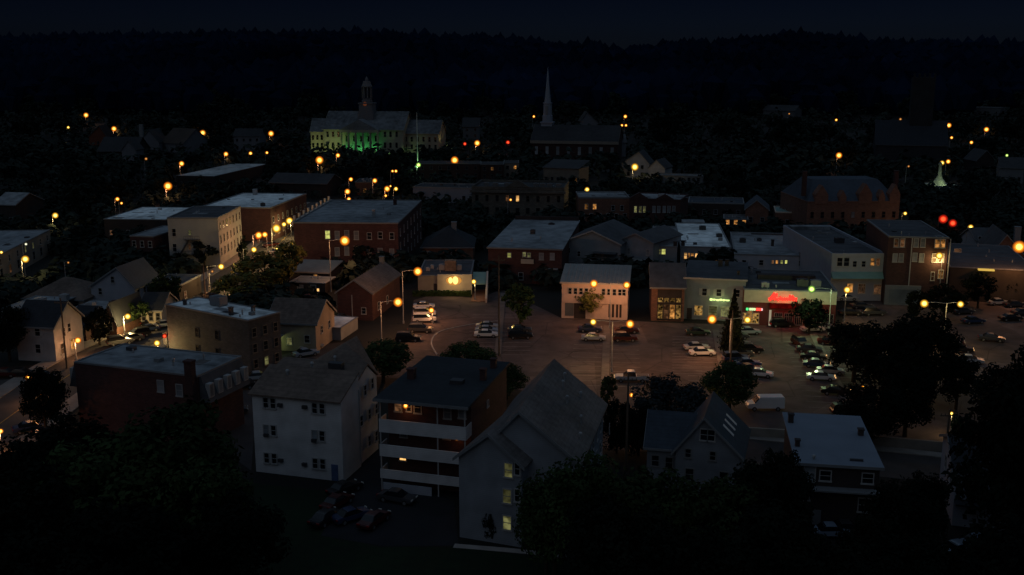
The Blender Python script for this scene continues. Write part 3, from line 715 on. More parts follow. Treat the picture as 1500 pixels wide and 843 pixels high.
# --- red brick flat building left
b = house('brick_warehouse', 'long red brick building with grey membrane roof and mansard ends', 'the long brick building', (109,532), (289,553), 630, 'flat', W_brick, R_mid, B=(165,504), parapet=.25)
b.winp('F', [(235.5,566),(263,572)], .9, 1.5, M_glassp)
m = MB(); m.box(-.0,0,0,0,0,0)
u, z = b.hit('F', 283, 560); m = MB(); m.box(u-.55,-1.0,0,u+.55,-.01,b.H+2.2); m.box(u-.65,-1.1,b.H+2.2,u+.65,.0,b.H+2.45); b.add('chimney', m, W_dbrick)
for side in ('R', 'L'):
    x = b.W if side == 'R' else 0; s_ = 1 if side == 'R' else -1; H = b.H; m = MB()
    a_ = (x+s_*.01, .1, H-.1); m.hexa([(x+s_*.02,.3,H-3.6),(x+s_*1.5,.3,H-3.6),(x+s_*1.5,b.D-.3,H-3.6),(x+s_*.02,b.D-.3,H-3.6),(x+s_*.02,.3,H),(x+s_*.3,.3,H),(x+s_*.3,b.D-.3,H),(x+s_*.02,b.D-.3,H)])
    b.add('mansard_roof', m, R_dk)
    n = 5
    for i in range(n):
        y = b.D*(i+.5)/n; m = MB(); x0 = min(x+s_*.75, x+s_*1.45); m.box(x0,y-.5,H-2.9,x0+.7,y+.5,H-1.0); dm = b.add('dormer_window', m, M_trim)
        m = MB(); xe = x+s_*1.46; m.poly([(xe,y-.36,H-2.75),(xe,y+.36,H-2.75),(xe,y+.36,H-1.15),(xe,y-.36,H-1.15)]); b.add('pane', m, M_glassp).parent = b.root
b.vent(b.W*.7, b.D*.3, None, 1.0)
# --- taupe block with pale roof
b = house('taupe_block', 'taupe three storey block with a very pale flat roof and roof vents', 'the taupe block', (243,447.5), (363,471), 521, 'flat', W_dtan, R_light, B=(395,456), parapet=.2, trim=M_dtrim)
b.grid('R', 3, [1.6,4.3,7.0], .8, 1.4, {(0,1):G_yelD}, trim=dim(M_ptrim,.3))
b.winp('F', [(289,487),(318,491),(290,512),(319,517)], .8, 1.4, None, 'sash', dim(W_dtan,.6))
b.ac(b.W*.33, b.D*.55, 2.6, 1.8, 1.7, M_dtrim); b.chimney(b.W*.14, b.D*.25, b.H, .5, .9, M_dmetal); b.chimney(b.W*.75, b.D*.15, b.H, .6, 1.4, M_dmetal); b.chimney(b.W*.8, b.D*.7, b.H, .5, 1.1, M_dmetal); b.chimney(b.W*.2, b.D*.95, b.H, .8, 1.3, W_dbrick)
# --- brown gable house
b = house('brown_roofed_house', 'tan house with brown gable roof and a glowing green doorway', 'the brown roofed house', (392,472), (462,475), 513, 'gx', W_tan, R_brn, rise=3.2, depth=10)
b.winp('F', [(424,500)], .9, 1.3, G_yelD); b.winp('F', [(450,497)], .9, 1.3); b.win('R', 3, 3.5, .8, 1.3); b.win('R', 7, 3.5, .8, 1.3)
u, z = b.hit('F', 405, 506); o = b.add('door', MB().box(u-.7,-.08,.05,u+.6,.02,2.6), G_grn)
m = MB(); m.box(u-1.6,-1.8,2.9,u+1.5,-.01,3.1); b.add('canopy', m, M_metal)
point(b.rel @ Vector((u, -1.6, 2.2)), (.75,1,.35), 60, .3, b.root)
b = house('garage_annex', 'small pale flat roofed annex behind the brown roofed house', 'the small pale annex', (464,480), (499,482), 497, 'flat', W_grey, R_light, B=(507,465), parapet=.2)
b.winp('F', [(480,487)], .8, 1.0)
# --- barn
b = house('brick_barn', 'dark red brick barn with a long grey gable roof', 'the brick barn', (494,428), (545,430), 468, 'gy', W_brick, R_shg, peakpx=(519,411), B=(579,402), cat='barn')
m = MB(); u, z = b.hit('F', 516, 450); m.box(u-.08,-.12,.2,u+.08,-.01,b.H-.5); b.add('downpipe', m, M_trim)
b.win('F', b.W*.75, 2.0, .8, 1.2); b.win('R', 4, 2.2); b.win('R', 10, 2.2); b.chimney(b.W*.5, b.D-1, b.H+b.rise, .9, 1.4, M_dtrim)
# --- big brick three storey
b = house('brick_block', 'large dark red brick three storey block with wide slate grey flat roof', 'the big brick block', (430,327.5), (583,328.5), 397, 'flat', W_brick, R_mid, B=(607,295), parapet=.35)
b.winp('F', [(480,344)], 1.1, 2.0, G_yel)
b.winp('F', [(494,345),(508,344),(522,345),(494,369),(508,368),(522,367),(541,371),(557,370),(574,371)], 1.0, 2.0, M_glassp)
b.winp('F', [(541,346),(557,345),(574,346)], 1.0, 1.6)
b.grid('R', 7, [2.5,6.0,9.5], .9, 1.7)
m = MB()
for i in range(9):
    y = b.D*(i+.5)/9; m.box(-.6,y-.5,b.H+.36,-.101,y+.5,b.H+1.6); 
m.box(-.7,0,b.H-.5,-.11,b.D,b.H+.35); b.add('cornice', m, M_ptrim)
b.chimney(b.W*.68, b.D*.3, b.H, .7, 1.6, M_metal); b.chimney(b.W*.76, b.D*.8, b.H, .9, 1.5, W_dbrick)
# --- low shops in front of the brick block
b = house('lean_to_shop', 'low shop with a lamp-lit sloping metal roof', 'the low metal roofed shop', (426,399), (481,401), 414, 'shed', W_dark, R_metal, rise=1.2, depth=9, trim=M_trim, cat='shop')
b.winp('F', [(462,404)], .9, .5, G_warm)
b = house('low_garage', 'low dark garage with a pale roof edge below the metal roofed shop', 'the low dark garage', (424,414), (476,416), 429, 'flat', W_dark, R_metal, depth=7, parapet=.2, trim=M_metal, cat='garage')
b.winp('F', [(440,421),(459,421)], 1.2, .9, M_glassp); b.winp('F', [(466,425)], .5, .6, G_warmB)
# --- white store with oval lit sign
b = house('sign_store', 'low white store with a glowing oval sign on its front', 'the oval sign store', (612,405), (690,405), 431, 'flat', W_tan, R_dk, depth=19, parapet=.25, cat='shop')
u0, z = b.hit('F', 641, 410); m = MB(); m.box(u0,-.5,0,b.W+.2,-.005,b.H+.5); b.add('facade_panel', m, W_cream)
u, z = b.hit('F', 665, 410.5); rx, rz_ = 1.75, 1.05
m = MB(); m.v.append((u,-.62,z)); 
for i in range(28): t = 2*math.pi*i/28; m.v.append((u+rx*math.cos(t), -.62, z+rz_*math.sin(t)))
for i in range(28): m.f.append((0, 1+i, 1+(i+1)%28))
sg = b.add('sign', m, glow('oval_sign_glow', (1.0,0.42,0.08), .65))
for k, (dx, w_, h_) in enumerate([(-.75,.55,1.05),(.35,.75,1.35)]):
    m = MB(); m.v.append((u+dx,-.66,z+.05))
    for i in range(18): t = 2*math.pi*i/18; m.v.append((u+dx+w_*.85*math.cos(t), -.66, z+.05+h_*.68*math.sin(t)))
    for i in range(18): m.f.append((0, 1+i, 1+(i+1)%18))
    o = b.add('sign_lamp', m, glow('sign_lamp_glow', (1.0,0.80,0.22), 1.5))
point(b.rel @ Vector((u, -2.6, z-.2)), (1,.6,.22), 170, .4, b.root)
b.add('doorway', MB().box(u0-.9,-.05,0,u0-.15,.01,2.4), W_dark)
b.ac(b.W*.48, 5, 2.6, 2.4, 2.4, surf('tan_ac', (0.30,0.20,0.13))); b.ac(b.W*.36, 6, 1.3, 1.5, 1.3); b.ac(b.W*.7, 6, 1.2, 1.2, 1.2); b.ac(b.W*.18, 8, .9, .9, .8); b.ac(b.W*.12, 5, .9, .9, .8)
m = MB(); x1 = b.W+.3; m.hexa([(x1,-1,2.4),(x1+3,-1,2.4),(x1+3,4.5,2.4),(x1,4.5,2.4),(x1,-1,2.6),(x1+3,-1,2.6),(x1+3,4.5,4.2),(x1,4.5,4.2)]); b.add('canopy', m, R_teal)
m = MB(); m.hexa([(x1+3.1,-9,0),(x1+3.5,-9,0),(x1+3.5,4.5,0),(x1+3.1,4.5,0),(x1+3.1,-9,1.0),(x1+3.5,-9,1.0),(x1+3.5,4.5,4.4),(x1+3.1,4.5,4.4)]); b.add('ramp_wall', m, M_ptrim)
m = MB(); m.box(x1,-8,0.05,x1+3.05,4.4,0.12); b.add('brick_ramp', m, W_obrick)
HEDGE = (b, u0)
# --- dark hip house
b = house('hip_roofed_house', 'brick house with a black hipped roof above the oval sign store', 'the hip roofed house', (618,363), (693,363), 384, 'hip', W_obrick, R_blk, rise=4.5, depth=16)
b.winp('F', [(628,372),(665,372)], 1.0, 1.3, M_glassp); b.chimney(b.W*.6, b.D*.5, b.H+4, 1.4, 1.5, M_dtrim)
# --- grey roofed brick
b = house('balcony_block', 'wide brick block with grey roof and a lit recessed balcony', 'the balcony block', (715,364), (823,367), 414, 'shed', W_brick, R_mid, rise=.8, B=(827,328), ov=.3, trim=M_dtrim)
b.winp('F', [(746,374)], .8, 1.0, G_yel); b.winp('F', [(768,373),(775,374)], .7, 1.0, G_yelD)
u, z = b.hit('F', 773, 381); m = MB(); m.box(u-1.5,-.8,z-.8,u+1.5,-.72,z+.3); m.box(u-1.5,-.72,z-.8,u+1.5,-.01,z-.7); b.add('balcony', m, W_cream)
b.winp('F', [(793,376),(809,376)], .9, 1.5, M_glassp); b.winp('F', [(728,400),(763,405),(790,402)], 1.0, 1.6); 
u, z = b.hit('F', 808, 394); b.add('awning', MB().box(u-1.5,-1,z-.1,u+1.5,-.01,z+.12), M_trim)
b.ac(b.W*.42, b.D*.45, 1.2, 1.2, 1.5, M_dmetal); b.ac(b.W*.58, b.D*.8, 1.6, 1.0, 1.2, M_dmetal); b.vent(b.W*.62, b.D*.3); b.vent(b.W*.25,b.D*.2)
b.add('roof_ridge', MB().box(0,b.D-.8,b.H+.9,b.W,b.D-.2,b.H+2.0), W_dark)
# --- grey gables
b = house('grey_gable_house', 'wide grey sided building with a low front gable and small deck', 'the wide grey gable house', (826,354), (909,359), 398, 'gy', W_grey, R_dk, peakpx=(868,339), depth=20, trim=M_trim)
b.winp('F', [(869,380)], .8, 1.6, M_glassp); b.winp('F', [(833,367),(848,372)], .7, 1.2)
u, z = b.hit('F', 838, 383); m = MB(); m.box(u-2,-1.6,z-.12,u+2,-.01,z); 
for i in range(5): m.box(u-2+i*.98,-1.6,z,u-1.92+i*.98,-1.52,z+1)
m.box(u-2,-1.6,z+1.0,u+2,-1.52,z+1.08); b.add('deck', m, M_dtrim)
u, z = b.hit('F', 886, 370); b.add('porch_roof', MB().box(u-2.8,-2.2,z-.1,u+3.2,-.01,z+.1), R_dk)
b = house('narrow_gable_house', 'narrow blue grey house with a small pointed front gable', 'the narrow gable house', (909,352), (957,357), 398, 'gy', W_blue, R_dk, peakpx=(931,343), depth=16, trim=M_dtrim)
b.winp('F', [(921,368),(949,370)], .7, 1.4, M_glassp)
u, z = b.hit('F', 935, 380); b.add('porch_roof', MB().box(.2,-3,z-.1,b.W,-.01,z+.15), R_metal)
b = house('grey_flat_shop', 'grey building with slate flat roof and two bright yellow windows', 'the yellow windowed building', (953,362), (992,363), 400, 'flat', W_grey, R_mid, B=(978,333), parapet=.3)
b.winp('F', [(965,369)], .8, 1.2, G_yelD); b.winp('F', [(972,369)], .9, 1.3, G_yel); b.ac(b.W*.3, b.D*.5)
b.chimney(b.W-.5, 1, b.H, .9, 1.2, W_dark)
# --- white front retail
b = house('metal_roofed_shop', 'two storey cream shop with ribbed metal roof and a row of upper windows', 'the cream shop', (823,415), (920,418), 466, 'shed', surf('cream_shop_wall', (0.48,0.37,0.32), 0.8, 0.12), R_metal, rise=2.0, depth=9.5, trim=M_trim, ov=.35, cat='shop')
n = 4
for px in (835,843,851,859,884,892,900,908,914): b.winp('F', [(px, 426.5+(px-835)*.03)], .62, 1.2)
u, z = b.hit('F', 870, 439); b.add('fascia_band', MB().box(.1,-.3,z-.8,b.W-.1,-.01,z+1.0), surf('cream_shop_wall', (0,0,0)))
u, z = b.hit('F', 834, 452); b.add('shop_window', MB().box(u-.9,-.05,.5,u+.9,.02,3.2), M_glassp)
u, z = b.hit('F', 845, 452); b.add('doorway', MB().box(u-.6,-.05,.05,u+1.8,.02,3.2), W_dark)
for px in (893,898,904,909): 
    u, z = b.hit('F', px, 452); b.add('shop_window', MB().box(u-.22,-.05,.5,u+.22,.02,3.4), W_dark)
for i in range(1, 16): b.add('roof_seam', MB().hexa if False else (lambda x: (lambda q: (q.hexa([(x,-.3,b.H+.28),(x+.06,-.3,b.H+.28),(x+.06,b.D,b.H+2.23),(x,b.D,b.H+2.23),(x,-.3,b.H+.36),(x+.06,-.3,b.H+.36),(x+.06,b.D,b.H+2.31),(x,b.D,b.H+2.31)]), q)[1])(MB()))(b.W*i/16), M_metal)
# --- brick shop with glowing storefront
b = house('glowing_storefront', 'narrow brick shop with steep grey roof and warmly lit storefront', 'the glowing storefront', (955,421), (1003,422), 470, 'gx', W_obrick, R_dk, rise=3.6, depth=13, cat='shop')
u0, z0 = b.hit('F', 962, 470); u1, z1 = b.hit('F', 999, 425)
b.add('storefront_frame', MB().box(u0,-.015,.1,u1,.01,z1), W_dark)
for i in range(4):
    x = u0+(u1-u0)*(i+.5)/4
    b.win('F', x, 4.35, (u1-u0)/4-.25, .9, G_shop, 'plain', W_dark)
for i, l in enumerate([G_shop, G_dim, G_warm, G_shop]):
    x = u0+(u1-u0)*(i+.5)/4
    b.win('F', x, 1.95, (u1-u0)/4-.25, 2.9, l, 'sash', W_dark)
point(b.rel @ Vector((b.W/2, -1.5, 2.5)), (1,.7,.3), 30, .4, b.root)
# --- pale roofed lit building
b = house('pale_roofed_hall', 'grey hall with a bright pale flat roof and a glowing row of windows', 'the pale roofed hall', (997,362.5), (1071,364), 398, 'flat', W_grey, R_light, B=(1053,329), parapet=.3)
for px, l in ((1004,G_warmB),(1009,G_warm),(1014,G_warm),(1020,G_warmB),(1026,G_warm),(1032,G_dim),(1048,G_warm),(1053,G_warm)): b.winp('F', [(px, 375+(px-1004)*.06)], .6, 1.5, l)
b.ac(b.W*.5,b.D*.7,1.8,1.6,1.0,M_dmetal); b.ac(b.W*.8,b.D*.4,1.6,1.4,.8,M_dmetal); b.chimney(.6,1,b.H,.9,1.4,W_dark)
b.add('raised_roof', MB().box(2,b.D-.2,b.H-2,b.W-4,b.D+5,b.H+.6), R_mid)
# --- grey siding shop
b = house('grey_sided_shop', 'grey sided shop with white shutters and a yellow green neon sign', 'the grey shuttered shop', (1003,408), (1093,412), 467, 'shed', W_grey, R_dk, rise=.2, B=(1082,387), trim=M_trim, ov=.3, cat='shop')
b.winp('F', [(1032,428),(1053,429),(1080,430)], .9, 1.4, None, 'shut')
u, z = b.hit('F', 1054, 439)
m = MB(); m.box(u-1.95,-.42,z-.12,u+2.0,-.36,z+.12)
for i, w in enumerate([.5,.35,.5,.45,.3,.5]): 
    x = u-1.9+i*.65; m.box(x,-.5,z-.22+.05*(i%2),x+w,-.4,z+.25-.06*(i%3))
b.add('neon_sign', m, glow('yellow_green_neon', (0.75,1.0,0.30), 1.5))
point(b.rel @ Vector((u, -1.6, z-.3)), (.8,1,.35), 80, .3, b.root)
u, z = b.hit('F', 1035, 452); b.win('F', u-1.6, 1.9, 1.6, 2.0, G_shop, 'sash', M_trim); b.win('F', u+1.3, 1.9, 1.6, 2.0, G_yelD, 'sash', M_trim)
u, z = b.hit('F', 1010, 455); b.add('door', MB().box(u-.5,-.05,.05,u+.5,.02,2.3), W_dark)
u, z = b.hit('F', 1062, 452); b.win('F', u, 1.9, 1.6, 2.0, G_yelD, 'grid', M_trim)
b.chimney(b.W*.55, b.D*.7, b.H+.5, .9, 1.2, W_dark); b.chimney(b.W*.66, b.D*.75, b.H+.5, .8, 1.1, W_dark); b.chimney(b.W*.87, b.D*.25, b.H, .5, 1.0, W_dark)
# --- white long building
b = house('long_white_block', 'long pale block with grey flat roof and four small lit windows', 'the long pale block', (1076,373.5), (1190,377), 405, 'flat', W_whiteB, R_mid, B=(1172,344), parapet=.3)
b.winp('F', [(1145,384),(1151.5,384)], .5, .8, G_yel); b.winp('F', [(1138,384)], .5, .8, G_warm); b.winp('F', [(1132,384)], .5, .8, G_dim); b.winp('F', [(1090,385),(1115,385),(1173,386)], .9, 1.2)
b.ac(b.W*.1,b.D*.5,1.6,1.6,1.1,M_dmetal); b.chimney(b.W*.54,b.D*.4,b.H,.7,1.6,W_dark); b.ac(b.W*.35,b.D*.6,1.2,1,.7,M_dmetal); b.add('roof_curb', MB().box(b.W*.3,b.D-3,b.H+.13,b.W*.8,b.D-1.5,b.H+.5), R_dk)
b.chimney(b.W*.85, .4, b.H, .8, .9, W_grey)
# --- red neon storefront
b = house('neon_storefront', 'wide storefront with glowing red neon script on a pale fascia', 'the red neon store', (1090,425), (1226,429), 476, 'flat', surf('maroon_wall', (0.10,0.028,0.028), 0.8, 0.2), R_dk, B=(1200,399), parapet=.3, cat='shop')
u0, z0 = b.hit('F', 1092, 442); fz0 = z0
b.add('fascia', MB().box(.05,-.45,fz0,b.W-.05,-.01,b.H+.1), surf('olive_fascia', (0.46,0.47,0.36), 0.7, 0.15))
u, z = b.hit('F', 1148, 436)
# neon script tubes
cv = [(-2.5,-.35),(-2.2,-.25),(-1.9,.05),(-1.6,.5),(-1.45,.75),(-1.4,.4),(-1.45,-.1),(-1.3,-.3),(-1.1,.0),(-.95,.05),(-.9,-.25),(-.75,-.3),(-.6,.0),(-.45,.05),(-.4,-.28),(-.2,-.1),(-.1,.05),(0,-.28),(.2,-.1),(.3,.05),(.4,-.28),(.6,-.1),(.7,.05),(.8,-.28),(1.0,.0),(1.15,.5),(1.2,.1),(1.25,-.25),(1.5,-.1),(1.8,.1),(1.85,-.2),(1.7,-.33),(2.1,-.3)]
m = MB(); P = [(u+x*1.18,-.62,z+zz*1.25) for x, zz in cv]
for a_, c_ in zip(P, P[1:]): m.tube(a_, c_, .17, n=6)
m.tube((u-2.3,-.62,z+.05),(u-1.3,-.62,z+.12),.12,n=6)
b.add('neon_script', m, G_redh)
b.winp('F', [(1098,462)], .9, 1.6, G_warm)
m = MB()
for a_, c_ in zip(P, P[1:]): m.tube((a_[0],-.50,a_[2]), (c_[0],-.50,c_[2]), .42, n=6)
b.add('neon_halo', m, glow('red_neon_halo', (1.0,.05,.03), 1.3))  # glow around the script built as wider red emission tubes
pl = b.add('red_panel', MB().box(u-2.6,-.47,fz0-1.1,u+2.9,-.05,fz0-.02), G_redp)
point(b.rel @ Vector((u, -2.2, z-.4)), (1,.05,.03), 220, .6, b.root)
u, z = b.hit('F', 1105, 453)
for nm, x0, x1, mt in (('neon_sign',-1.6,-1.15,G_green),('neon_sign',-1.0,.25,glow('pale_yellow_sign',(.75,.95,.45),1.1)),('neon_sign',.35,1.3,G_red),('neon_sign',1.35,1.6,glow('pink_white_sign',(1,.6,.6),1.0))):
    m = MB(); k = max(1, int((x1-x0)/.32)); m.box(u+x0-.02,-.24,z-.20,u+x1,-.16,z+.20)
    for i in range(k): 
        xx = u+x0+(x1-x0)*i/k; m.box(xx,-.3,z-.25,xx+(x1-x0)/k*.85,-.2,z+.25)
    b.add(nm, m, mt)
b.win('F', u-.6, 1.4, 3.0, 2.0, G_shop, 'grid', M_ptrim)
u, z = b.hit('F', 1128, 462); b.add('lit_post', MB().box(u-.2,-.3,.1,u+.2,-.05,3.2), glow('lit_post_glow',(.9,.75,.5),.35))
for px in (1140,1155,1170,1185,1200,1215):
    u, z = b.hit('F', px, 462); b.win('F', u, 1.5, 1.4, 2.2, M_glass, 'grid', M_dtrim)
b.ac(b.W*.2,b.D*.1,1.5,1.2,1.0,M_metal); b.ac(b.W*.6,b.D*.2,2.2,1.6,1.4,M_dmetal); b.ac(b.W*.75,b.D*.2,2.0,1.5,1.3,M_dtrim); b.add('roof_curb', MB().box(b.W*.2,b.D*.5,b.H+.13,b.W*.85,b.D*.5+2,b.H+1.1), W_dark)
# --- two storey white at right
b = house('white_corner_block', 'two storey white block with dark sunken roof and long side wall', 'the white corner block', (1219,376), (1298,376), 441, 'flat', W_whiteB, R_dk, B=(1188,334), parapet=.7, trim=W_whiteB)
b.winp('F', [(1230,384),(1240,384)], 1.1, 1.8); b.winp('F', [(1252,387),(1265,387)], .8, 1.2); b.winp('F', [(1278,384)], .8, 1.6, G_warm); b.winp('F', [(1286,384)], .8, 1.6, G_dim)
u, z = b.hit('F', 1258, 403); m = MB(); m.hexa([(0,-1.6,z-.6),(b.W,-1.6,z-.6),(b.W,-.01,z-.6),(0,-.01,z-.6),(0,-1.6,z-.5),(b.W,-1.6,z-.5),(b.W,-.01,z+.7),(0,-.01,z+.7)]); b.add('awning', m, R_teal)
b.winp('F', [(1245,422)], 1.2, 1.9, G_warm, 'sash', M_ptrim); b.winp('F', [(1262,423),(1285,424)], 1.4, 2.0, G_dim, 'grid', M_ptrim)
b.ac(b.W*.5,b.D*.4,2,1.6,1.2,M_dmetal); b.add('roof_curb', MB().box(1,b.D-4,b.H+.13,b.W-1,b.D-1,b.H+.9), R_mid)
# --- brick three storey right
b = house('three_storey_brick_block', 'three storey brick block with lit end bays and a white storefront', 'the three storey brick block', (1302,348), (1390,350), 446, 'flat', W_dbrick, R_dk, B=(1386,326), parapet=.3)
for z_, ls in ((b.hit('F',1320,355)[1], (G_dim,None)), (b.hit('F',1320,377)[1],(M_glassp,None))): pass
b.winp('F', [(1313,356),(1322,356)], .8, 1.7, G_dim); b.winp('F', [(1342,356),(1352,356),(1311,378),(1320,378),(1340,377),(1350,378)], .8, 1.7, M_glassp)
b.winp('F', [(1373,357),(1381,357)], .9, 1.7, G_warm); b.winp('F', [(1369,378),(1379,378)], .9, 1.7, G_warmB); b.winp('F', [(1378,402)], .9, 1.7, G_warm); b.winp('F', [(1366,405)], .6, 1.7, G_dim)
for px in (1334, 1390): u, z = b.hit('F', px, 380); b.add('downpipe', MB().box(u-.1,-.15,0,u+.1,-.01,b.H), M_trim)
u, z = b.hit('F', 1327, 426); b.add('shop_surround', MB().box(.0,-.4,.0,u+3,-.01,4.3), M_dtrim); b.add('shop_window', MB().box(.8,-.45,.5,u+2.2,-.405,3.5), M_glassp)
# --- low right
b = house('low_brown_block', 'long low brown block beside the parking lot at the right edge', 'the low brown block', (1392,392), (1520,398), 440, 'flat', dim(W_tan,.2), R_dk, B=(1500,362), parapet=.2)
u, z = b.hit('F', 1444, 394.5); b.add('lit_awning', MB().box(u-1.6,-1.2,z-.2,u+1.6,-.02,z+.1), glow('awning_glow',(1.0,.62,.12),.7)); b.add('doorway', MB().box(u-1.2,-.05,.05,u+1.2,.02,3.0), W_dark)
b.winp('F', [(1403,367)], 1.3, .6, G_dim)
b = house('chimney_house', 'dark gabled house with tall pale chimney at the right edge', 'the chimney house', (1452,372), (1500,374), 402, 'gy', W_obrick, R_dk, peakpx=(1475,345), depth=18, trim=M_dtrim)
b.chimney(b.W*.9, 6, b.H+3, 1.4, 3, M_dtrim)
b = house('row_house', 'pale dim house with four upright windows far right', 'the pale row house', (1430,352), (1460,352), 375, 'gx', W_whiteB, R_dk, rise=2.5, depth=9)
b.grid('F', 3, [2.0,4.6], .8, 1.4)
# --- victorian brick
b = house('victorian_hall', 'large red brick victorian hall with three pointed dormers and slate roof', 'the victorian hall', (1183,297), (1318,296), 345, 'flat', W_obrick, R_blue, depth=26, parapet=.3, trim=W_obrick, cat='hall')
H_ = b.H
m = MB(); z = H_+.12; m.poly([(0,0,z),(b.W,0,z),(b.W-4,8,z+6),(4,8,z+6)]); m.poly([(b.W,0,z),(b.W,26,z),(b.W-4,18,z+6),(b.W-4,8,z+6)]); m.poly([(b.W,26,z),(0,26,z),(4,18,z+6),(b.W-4,18,z+6)]); m.poly([(0,26,z),(0,0,z),(4,8,z+6),(4,18,z+6)]); m.poly([(4,8,z+6),(b.W-4,8,z+6),(b.W-4,18,z+6),(4,18,z+6)]); b.add('slate_roof', m, R_blue)
for px, w_, hh in ((1203,4.0,5.2),(1234,2.2,3.6),(1267,4.0,5.6),(1291,2.0,3.6),(1310,3.2,5.4)):
    u, z = b.hit('F', px, 300); m = MB(); m.v += [(u-w_/2,-.15,H_-.5),(u+w_/2,-.15,H_-.5),(u+w_/2,-.15,H_+hh*.45),(u,-.15,H_+hh),(u-w_/2,-.15,H_+hh*.45)]; m.v += [(x,3,zz) for x,_,zz in m.v[:5]]
    m.f += [(0,1,2,3,4),(9,8,7,6,5),(0,4,9,5),(1,6,7,2),(4,3,8,9),(3,2,7,8),(0,5,6,1)]; b.add('gable_dormer', m, W_obrick)
b.grid('F', 9, [2.5,6.2], 1.0, 1.8, {(1,4):M_glassp}, trim=W_obrick)
for x in (-1.5, b.W-1.5): b.chimney(x+1.5, 4, H_+3, 1.2, 6, W_dbrick)
# --- ornate cream building
b = house('ornate_bank', 'ornate pale stone two storey building with a central pediment', 'the ornate stone building', (691,277), (826,279), 318, 'flat', dim(W_stone,.55), dim(R_dk,.6), depth=22, parapet=.9, trim=dim(W_stone,.55))
b.grid('F', 9, [6.6], 1.0, 2.0, {(0,3):G_dim,(0,4):G_warmB}, trim=dim(W_stone,.55)); b.grid('F', 9, [2.4], 1.2, 2.0, trim=dim(W_stone,.55))
m = MB(); c_ = b.W*.5; m.v += [(c_-4,-.3,b.H+.91),(c_+4,-.3,b.H+.91),(c_,-.3,b.H+3.4),(c_-4,.6,b.H+.91),(c_+4,.6,b.H+.91),(c_,.6,b.H+3.4)]; m.f += [(0,1,2),(5,4,3),(0,2,5,3),(1,4,5,2),(0,3,4,1)]; b.add('pediment', m, dim(W_stone,.55))
m = MB(); m.box(-.6,-.6,b.H-1.2,b.W+.6,-.02,b.H-.4); b.add('cornice', m, dim(W_stone,.6))
for x in (.1,.2,.33,.65,.72,.8,.9): b.ac(b.W*x, 6, 1.8, 1.6, 1.3, dim(M_metal,.4))
# --- orange and dark brick pair
b = house('orange_brick_block', 'orange brick block with pale roof edge and two lit windows', 'the orange brick block', (848,291), (922,291), 325, 'flat', W_obrick, R_mid, depth=16, parapet=.5, trim=M_dtrim)
b.winp('F', [(859,303),(871,303)], 1.1, 1.7, G_warm); b.winp('F', [(898,305),(911,305)], 1.0, 1.6); b.grid('F', 6, [1.8], 1.0, 1.8)
b = house('dark_brick_block', 'dark red brick block with a row of dim yellow windows', 'the dark brick block', (922,292), (997,295), 328, 'flat', W_dbrick, R_mid, depth=16, parapet=.5, trim=W_dbrick)
for px in (931,938,944,958,965,973,980,987): b.winp('F', [(px, 307)], .8, 2.0, G_yelD if px < 945 else M_glassp)
m = MB()
for cx_ in (.2,.7): m.v += [(b.W*cx_-3,-.2,b.H+.51),(b.W*cx_+3,-.2,b.H+.51),(b.W*cx_,-.2,b.H+2.2)]; k=len(m.v); m.f.append((k-3,k-2,k-1))
b.add('pediment', m, W_dbrick); b.ac(b.W*.5,5,3,2,1.2)
# --- distant low blocks
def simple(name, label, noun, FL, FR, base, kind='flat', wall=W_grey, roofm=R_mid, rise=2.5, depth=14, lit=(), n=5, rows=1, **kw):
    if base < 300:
        k = .38 if base < 245 else .6  # far walls and roofs get darker colours in place of distance haze
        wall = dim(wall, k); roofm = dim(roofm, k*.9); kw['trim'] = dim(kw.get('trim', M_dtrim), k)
    b = house(name, label, noun, FL, FR, base, kind, wall, roofm, rise=rise, depth=None if 'B' in kw else depth, **kw)
    zs = [1.9] if rows == 1 else [b.H*(i+.5)/rows for i in range(rows)]
    L = {k: G_warm for k in lit}
    b.grid('F', n, zs, min(1.1, b.W/n*.5), min(1.5, b.H/rows*.55), L, trim=dim(M_dtrim, .5) if base < 300 else M_dtrim)
    return b
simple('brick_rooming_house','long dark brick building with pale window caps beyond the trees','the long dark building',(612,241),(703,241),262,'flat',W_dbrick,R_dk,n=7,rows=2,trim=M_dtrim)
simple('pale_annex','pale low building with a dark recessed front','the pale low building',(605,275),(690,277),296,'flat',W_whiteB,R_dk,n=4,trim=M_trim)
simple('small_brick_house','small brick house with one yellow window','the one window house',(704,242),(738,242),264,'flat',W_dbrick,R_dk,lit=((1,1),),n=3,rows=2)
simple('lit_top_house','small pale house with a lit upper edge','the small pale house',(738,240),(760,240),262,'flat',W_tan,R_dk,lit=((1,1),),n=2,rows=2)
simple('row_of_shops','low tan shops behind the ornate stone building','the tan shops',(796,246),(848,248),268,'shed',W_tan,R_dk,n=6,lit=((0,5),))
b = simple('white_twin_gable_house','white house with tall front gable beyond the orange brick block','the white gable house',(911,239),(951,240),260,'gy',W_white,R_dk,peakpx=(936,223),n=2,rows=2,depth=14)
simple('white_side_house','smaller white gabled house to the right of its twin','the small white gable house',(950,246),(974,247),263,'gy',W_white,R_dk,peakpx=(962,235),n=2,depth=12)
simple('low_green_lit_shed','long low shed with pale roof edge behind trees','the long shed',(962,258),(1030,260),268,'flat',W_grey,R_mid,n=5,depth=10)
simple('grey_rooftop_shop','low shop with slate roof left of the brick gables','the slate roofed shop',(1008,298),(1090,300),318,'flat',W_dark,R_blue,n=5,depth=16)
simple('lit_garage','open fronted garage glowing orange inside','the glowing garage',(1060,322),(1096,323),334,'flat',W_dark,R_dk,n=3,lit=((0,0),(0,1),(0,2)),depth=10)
simple('small_brick_shop','small orange brick shop with arched roofline','the arched brick shop',(1092,307),(1126,308),330,'gy',W_obrick,R_blue,peakpx=(1109,294),n=2)
